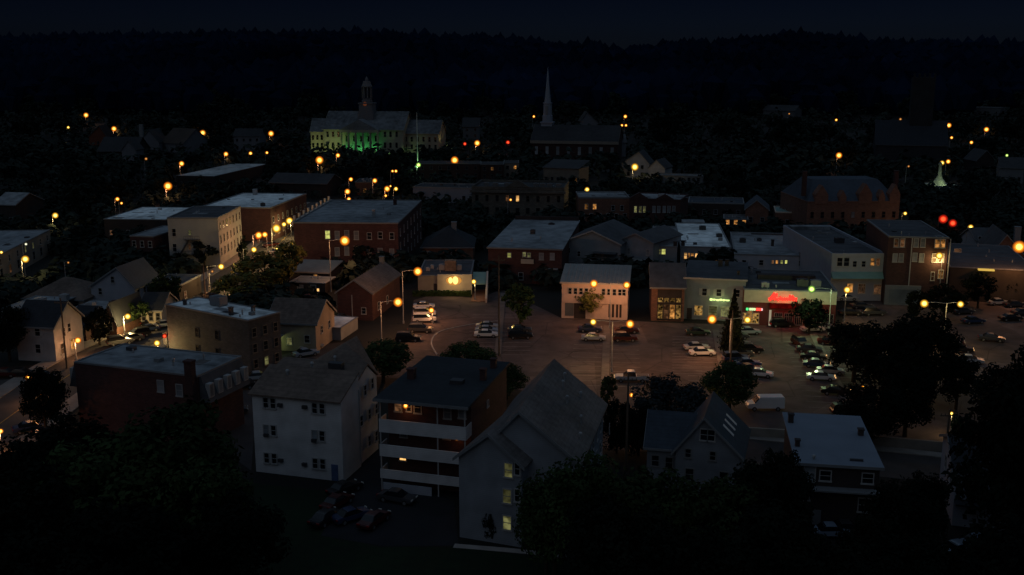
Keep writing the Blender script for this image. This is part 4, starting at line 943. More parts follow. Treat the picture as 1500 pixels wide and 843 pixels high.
simple('round_top_shop','low brick shop with pale coping beside the victorian hall','the coping shop',(1136,312),(1172,313),334,'flat',W_obrick,R_teal,n=3,trim=M_ptrim)
# --- left side
b = house('grey_corner_block', 'low dark block with pale hipped edge roof far left of the main street', 'the dark low block', (152,322), (243,323), 352, 'flat', W_dark, R_light, B=(272,305), parapet=.25)
b.winp('F', [(163,341)], .7, 1.3, G_dim); b.winp('F', [(188,341),(212,341)], .8, 1.3)
b = house('brick_annex', 'dark brick annex with small slate roof beside the white street block', 'the dark brick annex', (190,347), (225,348), 386, 'flat', W_dbrick, R_mid, B=(236,332), parapet=.3)
b.grid('F', 3, [2.0,5.2], .9, 1.5)
b = house('white_street_block', 'four storey cream block with fire escape and rows of street windows', 'the cream street block', (245,321), (319,321), 389, 'flat', surf('cream_block_wall', (0.29,0.295,0.29), 0.8, 0.10, .5), R_dk, B=(364,304), parapet=.4, trim=M_dtrim)
b.grid('R', 7, [b.H-2.1,b.H-5.6,b.H-8.8], .9, 1.9, trim=surf('cream_block_wall',(0,0,0)))
b.winp('F', [(255,341),(256,363)], .9, 1.9); b.winp('F', [(306,364)], .8, 1.8); b.winp('F', [(278,341)], .6, 1.3, G_yelD); b.winp('F', [(278,362)], .6, 1.3, G_dim)
m = MB()
for z_, x0, x1 in ((b.hit('F',270,351)[1], 4.2, 8.2), (b.hit('F',270,373)[1], 1.0, 7.0)):
    m.box(x0,-1.1,z_-.08,x1,-.02,z_); m.box(x0,-1.1,z_+.9,x1,-1.04,z_+.96)
    for i in range(8): x = x0+(x1-x0)*i/7; m.box(x,-1.1,z_,x+.05,-1.05,z_+.9)
za, zb = b.hit('F',270,351)[1], b.hit('F',270,373)[1]
m.hexa([(2.6,-.9,zb),(3.1,-.9,zb),(3.1,-.4,zb),(2.6,-.4,zb),(5.2,-.9,za),(5.7,-.9,za),(5.7,-.4,za),(5.2,-.4,za)]); b.add('fire_escape', m, M_dmetal)
b = house('pale_roofed_terrace', 'long brick terrace with pale flat roof facing the lit street', 'the long terrace', (294,304.5), (396,306), 352, 'flat', W_brick, R_light, B=(440,285), parapet=.35)
b.grid('R', 8, [2.4,6.2], 1.0, 1.7, {(0,2):G_warm,(0,5):G_warm}); b.chimney(b.W*.25, b.D*.9, b.H, 1.2, 1.8, M_trim); b.ac(b.W*.8,b.D*.1,1.2,1,1,M_dmetal)
b = Bld((-35,392), (73,338), 432, depth=16, name='diagonal_shops', label='long low tan shops set at an angle at the left edge', cat='building', noun='the angled shops')
b.walls(W_tan); b.roof('flat', R_mid, parapet=.3)
b.grid('F', 9, [2.0], 1.4, 2.0, {(0,3):G_dim}, trim=M_dtrim); b.grid('F', 9, [b.H-1.6], .9, 1.5, {(0,5):G_yelD,(0,6):G_yelD})
b = house('white_gable_house', 'pale blue gabled house with two front windows above the side street', 'the pale blue gable house', (133,419.5), (197,421.5), 452, 'gy', W_whiteB, R_blue, peakpx=(171,393), depth=11, trim=M_dtrim)
b.winp('F', [(147,427),(165,410)], .7, 1.3)
b.grid('R', 4, [b.H-1.4], 1.0, 1.4)
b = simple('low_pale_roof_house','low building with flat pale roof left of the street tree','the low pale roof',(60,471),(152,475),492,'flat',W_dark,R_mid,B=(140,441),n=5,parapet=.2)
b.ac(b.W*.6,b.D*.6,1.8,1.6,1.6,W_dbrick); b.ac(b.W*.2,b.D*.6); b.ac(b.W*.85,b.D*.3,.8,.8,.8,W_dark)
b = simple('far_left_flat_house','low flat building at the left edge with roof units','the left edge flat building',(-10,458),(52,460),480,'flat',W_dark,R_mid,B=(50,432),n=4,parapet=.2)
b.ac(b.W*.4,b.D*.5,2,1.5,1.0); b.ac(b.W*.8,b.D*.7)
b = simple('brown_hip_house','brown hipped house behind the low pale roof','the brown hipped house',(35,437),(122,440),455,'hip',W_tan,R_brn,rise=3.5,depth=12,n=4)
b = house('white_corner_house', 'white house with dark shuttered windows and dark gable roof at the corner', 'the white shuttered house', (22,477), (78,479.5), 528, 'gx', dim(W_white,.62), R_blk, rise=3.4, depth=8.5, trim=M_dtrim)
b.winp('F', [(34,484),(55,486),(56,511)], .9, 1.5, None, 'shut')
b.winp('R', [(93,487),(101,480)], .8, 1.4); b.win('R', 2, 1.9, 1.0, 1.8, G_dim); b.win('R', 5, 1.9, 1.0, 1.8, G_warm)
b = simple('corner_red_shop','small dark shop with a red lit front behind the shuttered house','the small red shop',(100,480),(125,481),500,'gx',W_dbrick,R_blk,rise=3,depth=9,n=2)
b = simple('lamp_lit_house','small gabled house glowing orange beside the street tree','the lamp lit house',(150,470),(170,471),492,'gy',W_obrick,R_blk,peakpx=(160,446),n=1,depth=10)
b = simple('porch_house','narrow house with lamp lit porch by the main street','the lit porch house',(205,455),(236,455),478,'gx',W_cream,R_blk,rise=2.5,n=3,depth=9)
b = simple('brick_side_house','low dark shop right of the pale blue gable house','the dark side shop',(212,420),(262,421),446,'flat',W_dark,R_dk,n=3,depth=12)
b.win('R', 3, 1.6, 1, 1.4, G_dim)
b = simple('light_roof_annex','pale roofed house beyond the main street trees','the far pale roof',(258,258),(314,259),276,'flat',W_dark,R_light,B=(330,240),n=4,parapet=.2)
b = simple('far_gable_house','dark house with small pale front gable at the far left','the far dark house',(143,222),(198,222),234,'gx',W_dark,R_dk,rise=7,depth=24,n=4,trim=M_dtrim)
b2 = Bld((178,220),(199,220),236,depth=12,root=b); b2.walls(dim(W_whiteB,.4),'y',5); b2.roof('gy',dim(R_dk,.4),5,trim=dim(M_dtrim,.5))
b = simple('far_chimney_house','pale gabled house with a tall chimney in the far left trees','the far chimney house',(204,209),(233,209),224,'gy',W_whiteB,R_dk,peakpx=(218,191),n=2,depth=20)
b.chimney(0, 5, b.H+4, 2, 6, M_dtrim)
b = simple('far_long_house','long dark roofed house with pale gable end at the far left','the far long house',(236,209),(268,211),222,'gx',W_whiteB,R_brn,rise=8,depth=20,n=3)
b = simple('lamp_lit_far_house','small reddish house lit by a street lamp at the far left','the far reddish house',(130,200),(156,200),214,'gy',surf('lit_red_wall',(0.3,0.09,0.05)),W_dbrick,peakpx=(145,185),n=1,depth=12)  # orange lamplight mixed into the wall colour
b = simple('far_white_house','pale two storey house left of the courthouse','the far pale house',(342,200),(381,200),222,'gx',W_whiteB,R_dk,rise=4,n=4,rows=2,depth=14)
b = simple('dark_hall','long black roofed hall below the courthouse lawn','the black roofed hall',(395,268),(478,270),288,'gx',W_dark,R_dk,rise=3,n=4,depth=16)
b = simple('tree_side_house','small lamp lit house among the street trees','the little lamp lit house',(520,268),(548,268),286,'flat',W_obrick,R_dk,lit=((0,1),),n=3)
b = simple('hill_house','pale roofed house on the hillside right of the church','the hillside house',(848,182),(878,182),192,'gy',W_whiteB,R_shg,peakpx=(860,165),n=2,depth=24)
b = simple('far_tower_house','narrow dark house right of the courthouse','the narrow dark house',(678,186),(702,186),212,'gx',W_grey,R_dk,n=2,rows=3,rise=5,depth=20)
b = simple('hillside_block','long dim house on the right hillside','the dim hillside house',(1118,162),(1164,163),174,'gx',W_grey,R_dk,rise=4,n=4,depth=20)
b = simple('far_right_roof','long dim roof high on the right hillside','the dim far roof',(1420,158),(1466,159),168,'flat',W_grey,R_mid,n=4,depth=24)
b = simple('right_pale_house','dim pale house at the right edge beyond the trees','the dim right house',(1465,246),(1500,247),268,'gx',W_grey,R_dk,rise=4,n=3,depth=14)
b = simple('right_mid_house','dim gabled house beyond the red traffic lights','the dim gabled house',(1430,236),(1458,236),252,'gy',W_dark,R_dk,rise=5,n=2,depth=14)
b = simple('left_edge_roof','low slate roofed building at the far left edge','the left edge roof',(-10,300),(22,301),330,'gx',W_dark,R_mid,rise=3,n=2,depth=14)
# --- right dark church
b = simple('dark_church','dark stone church with a square tower on the right hillside','the dark church',(1283,212),(1388,214),242,'gx',surf('church_stone',(0.05,0.055,0.07)),R_blue,rise=12,n=6,depth=26,cat='church')
u, _ = b.hit('F', 1349, 200); zt = b.hit('F', 1349, 108)[1]; m = MB(); m.box(u-5,10,-.5,u+6,21,zt-2)
for dx in (-5,-2.5,0,2.5,5): m.box(u+dx-.0,10,zt-2,u+dx+1.0,11,zt)
b.add('tower', m, dim(MATS['church_stone'],.3))

# ================================================================== COURTHOUSE
W_court = surf('courthouse_stone', (0.24,0.24,0.18), 0.8, 0.1, .3)
b = Bld((474,189), (590,190), 226, depth=26, name='courthouse', label='long floodlit stone courthouse with pedimented portico and clock tower', cat='courthouse', noun='the courthouse')
W0, D0, H0 = b.W, b.D, b.H
b.walls(W_court, 'x', 9.5); b.roof('gx', dim(R_mid,.5), 9.5, ov=.8, trim=W_court)
wl_ = Bld((455,193), (474,193), 224, depth=20, root=b); wl_.walls(W_court, 'x', 7); wl_.roof('gx', dim(R_mid,.5), 7, ov=.6, trim=W_court)
wr_ = Bld((590,195.5), (642,196), 226, depth=20, root=b); wr_.walls(W_court, 'x', 7); wr_.roof('gx', dim(R_mid,.5), 7, ov=.6, trim=W_court)
wr_.grid('F', 6, [wr_.H*.35,wr_.H*.72], 1.3, 2.8, style='sash', trim=W_court); wl_.grid('F', 3, [wl_.H*.35,wl_.H*.72], 1.3, 2.8, trim=W_court)
for px in (480,488,496,564,572,581): b.winp('F', [(px, 197),(px, 213)], 1.3, 3.0, None, 'sash', W_court)
up0, _ = b.hit('F', 503, 200); up1, _ = b.hit('F', 556, 200)
m = MB(); H1 = H0-.2; pc = (up0+up1)/2; pw = (up1-up0)/2+.6
m.v += [(pc-pw,-5,H1),(pc+pw,-5,H1),(pc,-5,H1+6),(pc-pw,5,H1),(pc+pw,5,H1),(pc,5,H1+6)]; m.f += [(0,1,2),(5,4,3),(0,2,5,3),(1,4,5,2),(0,3,4,1)]; b.add('pediment', m, surf('pediment_stone',(0.13,0.14,0.15)))
b.add('entablature', MB().box(pc-pw,-5,H1-1.5,pc+pw,-.02,H1-.01), W_court)
for i in range(6):
    x = up0+(up1-up0)*i/5; m = MB(); m.lathe([(.95,0),(.95,.5),(.75,.6),(.62,H1-2.2),(.95,H1-1.9),(.95,H1-1.51)], 12, x, -4.2); b.add('column', m, W_court)
for i in range(5): b.win('F', up0+(up1-up0)*(i+.5)/5, H0*.62, 1.4, 3.2, None, 'sash', W_court)
# tower
u, z = b.hit('F', 541, 170); Y = D0*.42
def tz(py): return CAMH + (ray(541, py).z/ray(541, py).y)*(b.org.y+Y) - b.z0
W_tower = surf('tower_stone', (0.12,0.12,0.13), 0.8, 0.1)
m = MB(); z0, z1, z2, z3, z4 = tz(169), tz(152), tz(143), tz(124), tz(117)
u = u*(b.org.y+Y)/b.org.y + 0.0
o_ = b.Fi @ atY(541, 169, b.org.y+Y); u = o_.x
m.box(u-4.6,Y-4.6,H0+2,u+4.6,Y+4.6,z0+2.5); m.box(u-4,Y-4,z0+2.5,u+4,Y+4,z1); m.box(u-4.4,Y-4.4,z1,u+4.4,Y+4.4,z1+.7); b.add('tower_base', m, W_tower)
m = MB(); m.lathe([(3.3,z1+.7),(3.3,z1+2),(2.9,z1+2.1),(2.9,z2-.5)], 8, u, Y)
for i in range(8):
    t = math.pi*2*(i+.5)/8; m.tube((u+2.7*math.cos(t),Y+2.7*math.sin(t),z2-.5),(u+2.7*math.cos(t),Y+2.7*math.sin(t),z3-1.5),.42,n=6)
m.lathe([(3.2,z3-1.5),(3.2,z3-.8),(2.6,z3+.2),(2.0,z3+2),(1.2,z4-1.4),(1.0,z4-1.0),(1.0,z4+.2),(.1,z4+2)], 12, u, Y); b.add('cupola', m, W_tower)
m = MB(); m.lathe([(1.5,z2-.5),(1.5,z3-1.6)], 8, u, Y); b.add('belfry_core', m, surf('belfry_dark',(0.03,0.035,0.05)))
m = MB(); zc = tz(154.5); m.v.append((u-.3,Y-4.06,zc+1)); 
for i in range(16): t = 2*math.pi*i/16; m.v.append((u-.3+1.2*math.cos(t), Y-4.06, zc+1+1.2*math.sin(t)))
for i in range(16): m.f.append((0,1+i,1+(i+1)%16))
b.add('clock_face', m, glow('clock_glow',(.5,.14,.06),.14))
def spot(loc, tgt, col, p, parent=None, ang=90, r=.4):
    l = bpy.data.lights.new('flood_light', 'SPOT'); l.energy = p; l.color = col; l.spot_size = R(ang); l.spot_blend = .6; l.shadow_soft_size = r
    o = bpy.data.objects.new('flood_light', l); C.objects.link(o); o.location = loc
    o.rotation_euler = (Vector(tgt)-Vector(loc)).to_track_quat('-Z','Y').to_euler(); return o
def wpt(bb, x, y, z): return bb.F @ Vector((x, y, z))
for i in range(3): 
    x = up0+(up1-up0)*(i+.5)/3; spot(wpt(b,x,-2.6,1.0), wpt(b,x-.5,.5,H0*.75), (.12,1,.28), 1000, ang=120)
for x, p, c_ in ((W0*.07,1500,(.9,1,.35)),(W0*.17,1300,(.8,1,.35)),(W0*.72,420,(.55,1,.4)),(W0*.88,520,(.7,1,.35))): spot(wpt(b,x,-11,.8), wpt(b,x,0,H0*.6), c_, p, ang=95)
spot(wpt(wl_,wl_.W*.3,-9,.8), wpt(wl_,wl_.W*.3,0,wl_.H*.6), (.9,1,.35), 1300, ang=95)
spot(wpt(wr_,wr_.W*.2,-9,.8), wpt(wr_,wr_.W*.2,0,wr_.H*.6), (.6,1,.4), 350, ang=95)
spot(wpt(wr_,wr_.W+7,2,3), wpt(wr_,wr_.W,7,wr_.H+2), (1,.85,.35), 2200, ang=70)

# ================================================================== WHITE SPIRE CHURCH
b = house('brick_church', 'long brick church with a black roof and slender white spire', 'the spire church', (778,206), (905,208), 232, 'gx', dim(W_dbrick,.6), dim(R_dk,.4), rise=8, depth=24, cat='church', trim=dim(M_ptrim,.4))
b.grid('F', 8, [b.H*.45], 1.6, b.H*.45, style='sash', trim=dim(M_ptrim,.3), lit={(0,i): M_glassp for i in range(8)})
b.add('frieze', MB().box(-.5,-.6,b.H-1.6,b.W+.5,-.02,b.H-.2), dim(M_ptrim,.4))
e2 = Bld((905,209),(917,209),230,depth=18,root=b); e2.walls(dim(W_whiteB,.5),'x',4); e2.roof('gx',R_dk,4)
Yc = b.org.y+12; q = b.Fi @ atY(802, 180, Yc)
def sz(py): return CAMH + (ray(802, py).z/ray(802, py).y)*Yc - b.z0
W_sp = surf('spire_white', (0.20,0.23,0.29), .7, .08)
z0,z1,z2,z3 = sz(183),sz(172),sz(150),sz(98)
m = MB(); u,Y = q.x,q.y; m.box(u-3.2,Y-3.2,b.H,u+3.2,Y+3.2,z0+1); m.box(u-3.6,Y-3.6,z0+1,u+3.6,Y+3.6,z0+1.7)
b.add('steeple_base', m, W_sp)
m = MB(); m.lathe([(2.9,z0+1.7),(2.9,z1+1),(2.5,z1+1.2),(2.4,z2-1),(2.7,z2-.8),(2.7,z2-.2)], 8, u, Y); b.add('belfry', m, W_sp)
m = MB(); m.lathe([(1.9,z2-.2),(1.0,z2+(z3-z2)*.45),(.45,z2+(z3-z2)*.8),(.06,z3)], 8, u, Y); b.add('spire', m, W_sp)
for i in range(4):
    t = math.pi/4*(2*i)-math.pi/8*3; m = MB()
m = MB(); m.box(u-.7,Y-3.0,z1+2,u+.7,Y-2.2,z2-2); b.add('louvre', m, M_dtrim)

# ================================================================== LAMPS
SPH = {}
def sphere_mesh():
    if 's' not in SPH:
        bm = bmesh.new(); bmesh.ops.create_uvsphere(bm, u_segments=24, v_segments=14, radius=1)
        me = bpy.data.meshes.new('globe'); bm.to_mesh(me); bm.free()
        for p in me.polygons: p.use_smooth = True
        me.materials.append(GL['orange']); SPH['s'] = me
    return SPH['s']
LAMPPX = []
def lamp(globes, base=None, h=8.0, arm=True, name='street_lamp', stem='sodium street lamp', polemat=None, zone='street lamps', thin=False):
    """globes: [(px, py, halo pixel radius, colour, watts)]"""
    px, py, pr, col, pw = globes[0]
    if base: G = gp(*base)
    else:
        P = gph(px, py, h); G = Vector((P.x, P.y, gz(P.x, P.y)))
        if arm: G = Vector((G.x - 0.9, G.y, G.z))
    root = empty(name, G)
    top = 0; heads = []
    for px, py, pr, col, pw in globes:
        pw *= 1.9 if zone != 'street lamps along the main street' else 5.0
        P = atY(px, py, G.y); _, _, f = proj(P)
        r = pr*f/F*(1.06 if pr < 8 else .95); heads.append((P-G, r, col, pw)); top = max(top, P.z-G.z); LAMPPX.append((px, py, pr, f))
    far = G.y > 420
    m = MB(); m.tube((0,0,-.3),(0,0,.5),.2,.2,8); m.tube((0,0,.5),(0,0,top+.15),.11 if not far else .14,.07,8)
    m.build('pole', polemat or M_metal, root)
    for P, r, col, pw in heads:
        if P.xy.length > .3:
            m = MB(); mid = Vector((P.x*.5, P.y*.5, max(P.z, top)+.25)); m.tube((0,0,top),mid,.05,n=6); m.tube(mid,(P.x,P.y,P.z+.2),.05,n=6); m.build('arm', polemat or M_metal, root)
        o = obj('lamp_halo_globe', sphere_mesh(), root, tuple(P)); o.scale = (r, r, r); setm(o, GL[col])  # oversized sphere, lamp plus its bloom halo as emission
        if pw: point((P.x, P.y, P.z-r-.15), LC[col], pw, .3, root)
    later(root, stem, 'street lamp', zone, G)
    return root
O, Yl, Gn, Wt, Rd = 'orange', 'yellow', 'green', 'white', 'red'
# parking lot double arm lamps and other near lamps
lamp([(870,416,6.6,O,600),(918,418,6,O,600)], (893,481), stem='twin arm sodium lamp')
lamp([(869,472,5.4,Yl,420),(923,475,6.8,O,600)], (896,545), stem='twin arm sodium lamp')
lamp([(1043,468,7.6,O,800),(1095,469,5.8,Yl,400)], (1068,531), stem='twin arm sodium lamp')
lamp([(612,398,7.2,O,1000)], (591,474), stem='single arm sodium lamp')
lamp([(583,443,7.6,O,1000)], (559,500), stem='single arm sodium lamp')
lamp([(505,353,9,O,1100)], (485,428), stem='large glowing sodium lamp')
lamp([(1189,424,6,Gn,900)], (1213,500), stem='pale green lamp on a tall pole')
lamp([(1241,425,5.6,Yl,260)], (1236,472), stem='yellow lamp')
lamp([(1354,445,6.6,Yl,550),(1407,446,5.4,Yl,400)], (1381,512), stem='twin arm yellow lamp')
lamp([(1493,362,11,O,1100)], (1506,450), stem='large glowing sodium lamp')
lamp([(1376,375,5.8,Yl,320)], (1374,450), arm=False, stem='yellow lamp')
lamp([(1422,333,4.2,Yl,200)], h=7, stem='yellow street lamp')
lamp([(694,413,4.2,Yl,90)], (696,440), arm=False, stem='small wall lamp post', h=4)
lamp([(632,455,4.8,O,90)], (634,474), arm=False, stem='short sodium lamp')
lamp([(1193,457,4,O,60)], (1195,484), arm=False, stem='reddish low lamp')
lamp([(1246,494,3.6,Gn,40)], (1250,545), stem='small green white lamp')
lamp([(1265,568,3.6,O,30)], (1268,602), arm=False, stem='small orange lamp in the trees')
lamp([(925,579,3.6,O,80)], (918,640), stem='small orange lamp on a dark pole', polemat=M_wood)
lamp([(1037,586,3.4,O,40)], (1046,618), arm=False, stem='small orange lamp')
lamp([(1394,606,3.0,Yl,90)], (1392,640), arm=False, stem='yellow lamp glowing in leaves')
# main street
for px, py, r, c, w, base in [(405,335,7.2,Yl,500,(399,366)),(379,345,6,O,420,(372,381)),(388,344,4.8,O,0,(392,374)),(416,329,4,Yl,0,(419,352)),(424,324,6,Yl,300,(427,350)),(372,366,4.8,Yl,260,(358,398)),
    (324,391,5,Yl,380,(306,432)),(324,413,4.2,O,160,(330,440)),(358,324,2.8,Yl,0,(350,352)),(391,325,3.2,Yl,60,(395,346)),(406,364,2.8,Yl,60,(409,384)),(427,357,2.6,Yl,0,(430,376)),(428,381,2.8,O,60,(431,398)),
    (311,398,2.5,'dim',0,(308,432)),(187,464,5.2,Yl,420,(183,494)),(131,461,3.8,Yl,120,(133,486)),(114,499,5.4,O,130,(112,527)),(230,503,5.2,Yl,320,(233,528)),(42,554,5.0,O,110,(45,592)),(1,632,4.2,O,60,(2,660))]:
    lamp([(px,py,r,c,w)], base, arm=abs(base[0]-px) > 4, stem='old style street lamp', zone='street lamps along the main street')
for px, py, r, c, w in [(246,273,6.8,O,900),(297,195,4.8,O,500),(397,196,4.6,O,300),(266,240,4.2,O,300),(126,169,4,O,500),(167,189,4.2,O,500),(100,187,2.2,Yl,0),(331,226,3.8,O,200),(367,225,3.2,O,0),(391,224,2.4,O,0),
    (468,235,6.4,O,600),(495,228,3.6,O,120),(666,235,6.2,O,600),(699,210,4.8,O,600),(892,213,4.4,Yl,400),(930,245,6,Yl,600),(860,278,4,Yl,200),(782,171,2.2,O,0),(916,171,3,O,60),(911,184,2.2,O,0),(917,184,2.2,O,0),(864,113,1.4,'dim',0),(647,121,1.4,'white',0),
    (1229,228,5,O,250),(1150,160,1.5,'dim',0),(1156,167,1.5,'dim',0),(1225,176,2.2,O,0),(1319,175,2.4,'dim',0),(1390,184,4,O,200),(1394,202,2.4,O,0),(1423,209,2.8,O,0),(1445,190,4,O,200),(1380,239,3.8,Yl,100),(1389,237,3.6,O,0),(1475,228,2.4,'green',0),(1331,244,2,'dim',0),(1326,313,3,Yl,100),
    (81,316,4.8,Yl,260),(172,292,3.4,O,80),(178,298,2.2,O,0),(37,380,6,Yl,420),(38,358,2.4,'white',0),(2,370,2.6,Yl,0),(514,263,3.4,O,80),(549,265,4,O,160),(509,281,4.6,O,200),(567,277,4.8,O,260),(580,277,3.4,Yl,0),(572,273,1.8,O,0),(565,287,2.4,O,0),(511,292,3.4,O,80),(484,296,2.6,O,0),(575,251,2.2,O,0),(580,251,2.6,O,0),
    (613,242,4,Gn,120),(1181,338,2.6,O,80),(748,293,2.2,O,0),(290,110,1.0,'dim',0),(1162,160,1.2,'dim',0),(100,385,2.0,'dim',0),(214,233,2.6,'dim',0),(1443,222,1.8,'dim',0)]:
    lamp([(px,py,r,c,w)], None, h=8 if py > 200 else 7, stem={'white':'pale','dim':'dim','green':'green'}.get(c,'orange' if c == O else 'yellow')+(' distant' if py < 215 else ' far')+' street lamp', zone='far street lamps')
# traffic lights
def traffic(px, py, r, base, col='red', label=''):
    G = gp(*base) if base else None
    if G is None:
        P = gph(px, py, 6); G = Vector((P.x-1.2, P.y, gz(P.x, P.y)))
    P = atY(px, py, G.y); _, _, f = proj(P); rr = r*f/F; v = P-G; LAMPPX.append((px,py,r,f))
    root = empty('traffic_light', G); m = MB(); m.tube((0,0,0),(0,0,v.z+.8),.12,.09,8); m.build('pole', M_dmetal, root)
    m = MB(); m.box(v.x-.35,-.2,v.z-1.6,v.x+.35,.2,v.z+.6); m.tube((0,0,v.z+.5),(v.x,0,v.z+.5),.06,n=6); m.build('signal_housing', M_dmetal, root)
    o = obj('signal_lamp', sphere_mesh(), root, (v.x,-.35,v.z)); o.scale = (rr,rr,rr); setm(o, GL[col])  # sphere sized to the signal's glow, halo included
    point((v.x,-.35-rr-.3,v.z), LC[col], 60, .2, root)
    tag(root, label, 'traffic light', 'traffic lights'); return root
traffic(242,492,4,(246,520),label='red traffic light beside the taupe block')
traffic(1381,321,7.5,None,label='left one of two red signals beyond the three storey brick block')
traffic(1395,327,6.6,None,label='right one of two red signals beyond the three storey brick block')
traffic(744,209,3.6,None,label='red signal to the left of the spire church')
traffic(681,211,3.0,None,label='small red signal between courthouse and narrow dark house')
traffic(378,348,3.6,(374,374),label='red signal under the lamps on the main street')

# flagpole lit green, fountain monument, utility poles
G = gph(612,246,0); P = atY(612,165,G.y); r = empty('flagpole', G); tag(r, 'tall white flagpole lit pale green at its foot before the courthouse', 'flagpole')
m = MB(); m.tube((0,0,0),(0,0,P.z-G.z),.28,.14,8); m.build('pole', surf('flagpole_white',(0.5,0.52,0.5)), r)
m = MB(); m.lathe([(2.0,0),(1.9,.8),(.9,1.2),(.4,2.6)], 12); m.build('plinth', surf('flagpole_white',(0,0,0)), r)
point((1.2,-3.5,1.0), (.4,1,.35), 1500, .3, r)
PROTECT.append((1358,244,1392,284,proj(gph(1375,273,0))[2])); G = gph(1375,273,0); r = empty('fountain', G); tag(r, 'lit fountain with a slender column on the right beyond the victorian hall', 'fountain')
m = MB(); m.lathe([(7.2,0),(7.2,.7),(6.6,.8),(3.0,1.0),(2.2,2.4),(1.3,3.4),(1.0,4.5)], 20); m.build('basin', surf('fountain_stone',(0.35,0.36,0.30)), r)
m = MB(); m.lathe([(.8,4.4),(.6,9),(.9,9.6),(.3,10.5)], 10); m.build('column', surf('fountain_stone',(0,0,0)), r)
point((0,-5,3), (.75,1,.5), 160, .5, r); point((-5,-3,3), (.75,1,.5), 90, .5, r)
def upole(label, base, toppy, r=.14, cross=True):
    G = gp(*base); P = atY(base[0], toppy, G.y); root = empty('utility_pole', G); h = P.z-G.z; m = MB(); m.tube((0,0,-.3),(0,0,h),r*1.25,r*.8,8); m.build('pole', M_wood, root)
    if cross: m = MB(); m.box(-1.1,-.08,h-.9,1.1,.08,h-.75); [m.tube((x,0,h-.75),(x,0,h-.55),.05,n=6) for x in (-1,-.5,.5,1)]; m.build('crossarm', M_wood, root)
    tag(root, label, 'utility pole'); return root
upole('wooden utility pole at the corner by the white shuttered house', (98,540), 437)
upole('wooden utility pole at the left edge of the lot before the balcony block', (731,522), 375)
upole('dark utility pole before the big spruce beside the parking lot', (917,690), 548)
upole('dark pole behind the grey shuttered shop tree in the parking lot', (1070,535), 455, .12, False)
upole('dark utility pole left of the pale corner house', (1383,690), 600)
upole('thin utility pole on the main street before the low shops', (301,440), 388, .12, False)

# ================================================================== CARS
CM = {}
def prof_mesh(name, prof, half, topk, mat, bev=0.06, zt=None):
    """side profile (x,z) extruded over the width, upper part drawn in"""
    z1 = max(p[1] for p in prof); z0 = min(p[1] for p in prof)
    bm = bmesh.new(); L = []
    for s_ in (-1, 1):
        L.append([bm.verts.new((x, s_*half*(1-topk*((z-z0)/(z1-z0))**1.4), z)) for x, z in prof])
    n = len(prof); bm.faces.new(L[0]); bm.faces.new(L[1][::-1])
    for i in range(n): j = (i+1) % n; bm.faces.new((L[0][j], L[0][i], L[1][i], L[1][j]))
    bmesh.ops.recalc_face_normals(bm, faces=bm.faces)
    bmesh.ops.bevel(bm, geom=[e for e in bm.edges], offset=bev, segments=2, affect='EDGES', clamp_overlap=True)
    me = bpy.data.meshes.new(name); bm.to_mesh(me); bm.free(); me.materials.append(mat)
    return me
P_base = flatcol('car_paint', (0.1,0.1,0.1))
def car_meshes(kind):
    if kind in CM: return CM[kind]
    if kind == 'sedan':
        L, hw = 2.3, .9; body = [(-2.3,.35),(-2.3,.78),(-2.15,.92),(-1.35,.98),(1.0,.95),(2.1,.80),(2.3,.62),(2.28,.35)]
        gh = [(-1.55,.93),(-1.0,1.40),(-.55,1.46),(.25,1.45),(1.15,.93)]; roofp = [(-1.0,1.395),(-.5,1.475),(.25,1.46),(.38,1.395)]; wx = 1.4
    elif kind == 'suv':
        L, hw = 2.35, .95; body = [(-2.35,.4),(-2.35,.95),(-2.25,1.08),(1.05,1.08),(2.2,.95),(2.35,.75),(2.33,.4)]
        gh = [(-2.25,1.03),(-2.0,1.68),(-1.5,1.78),(.2,1.76),(1.15,1.03)]; roofp = [(-2.05,1.70),(-1.5,1.80),(.2,1.78),(.33,1.70)]; wx = 1.42
    elif kind == 'van':
        L, hw = 2.75, 1.0; body = [(-2.75,.4),(-2.75,2.0),(-2.6,2.15),(1.0,2.12),(1.7,1.25),(2.55,1.05),(2.75,.8),(2.73,.4)]
        gh = [(.85,1.28),(1.02,2.02),(1.10,2.05),(1.78,1.27)]; roofp = None; wx = 1.75
    else:  # pickup
        L, hw = 2.8, .98; body = [(-2.8,.5),(-2.8,1.08),(-.75,1.08),(1.3,1.10),(2.6,.98),(2.8,.75),(2.78,.5)]
        gh = [(-.7,1.05),(-.6,1.72),(-.3,1.80),(.6,1.78),(1.4,1.05)]; roofp = [(-.6,1.715),(-.3,1.82),(.6,1.80),(.75,1.715)]; wx = 1.75
    d = {}
    d['body'] = prof_mesh('body', body, hw, .08, P_base, .07)
    d['window_glass'] = prof_mesh('window_glass', gh, hw*.9 if kind != 'van' else hw*.955, .22 if kind != 'van' else .05, M_glass, .04)
    if roofp: d['roof_panel'] = prof_mesh('roof_panel', roofp, hw*.73, .05, P_base, .02)
    if kind == 'pickup':
        m = MB(); m.box(-2.65,-.72,1.07,-.85,.72,1.105); d['cargo_bed'] = m.mesh('cargo_bed', M_dmetal)
    w = MB(); w.tube((0,-.12,0),(0,.12,0),.34,n=18); d['wheel'] = w.mesh('wheel', M_tyre)
    w = MB(); w.tube((0,-.135,0),(0,.135,0),.20,n=12); d['rim'] = w.mesh('rim', M_rim)
    w = MB(); w.box(-.06,-.2,-.08,.06,.2,.08); d['light'] = w.mesh('headlight', M_lens); d['tail'] = w.mesh('tail_light', M_tail)
    d['dims'] = (L, hw, wx, .72 if kind != 'van' else .85)
    CM[kind] = d; return d
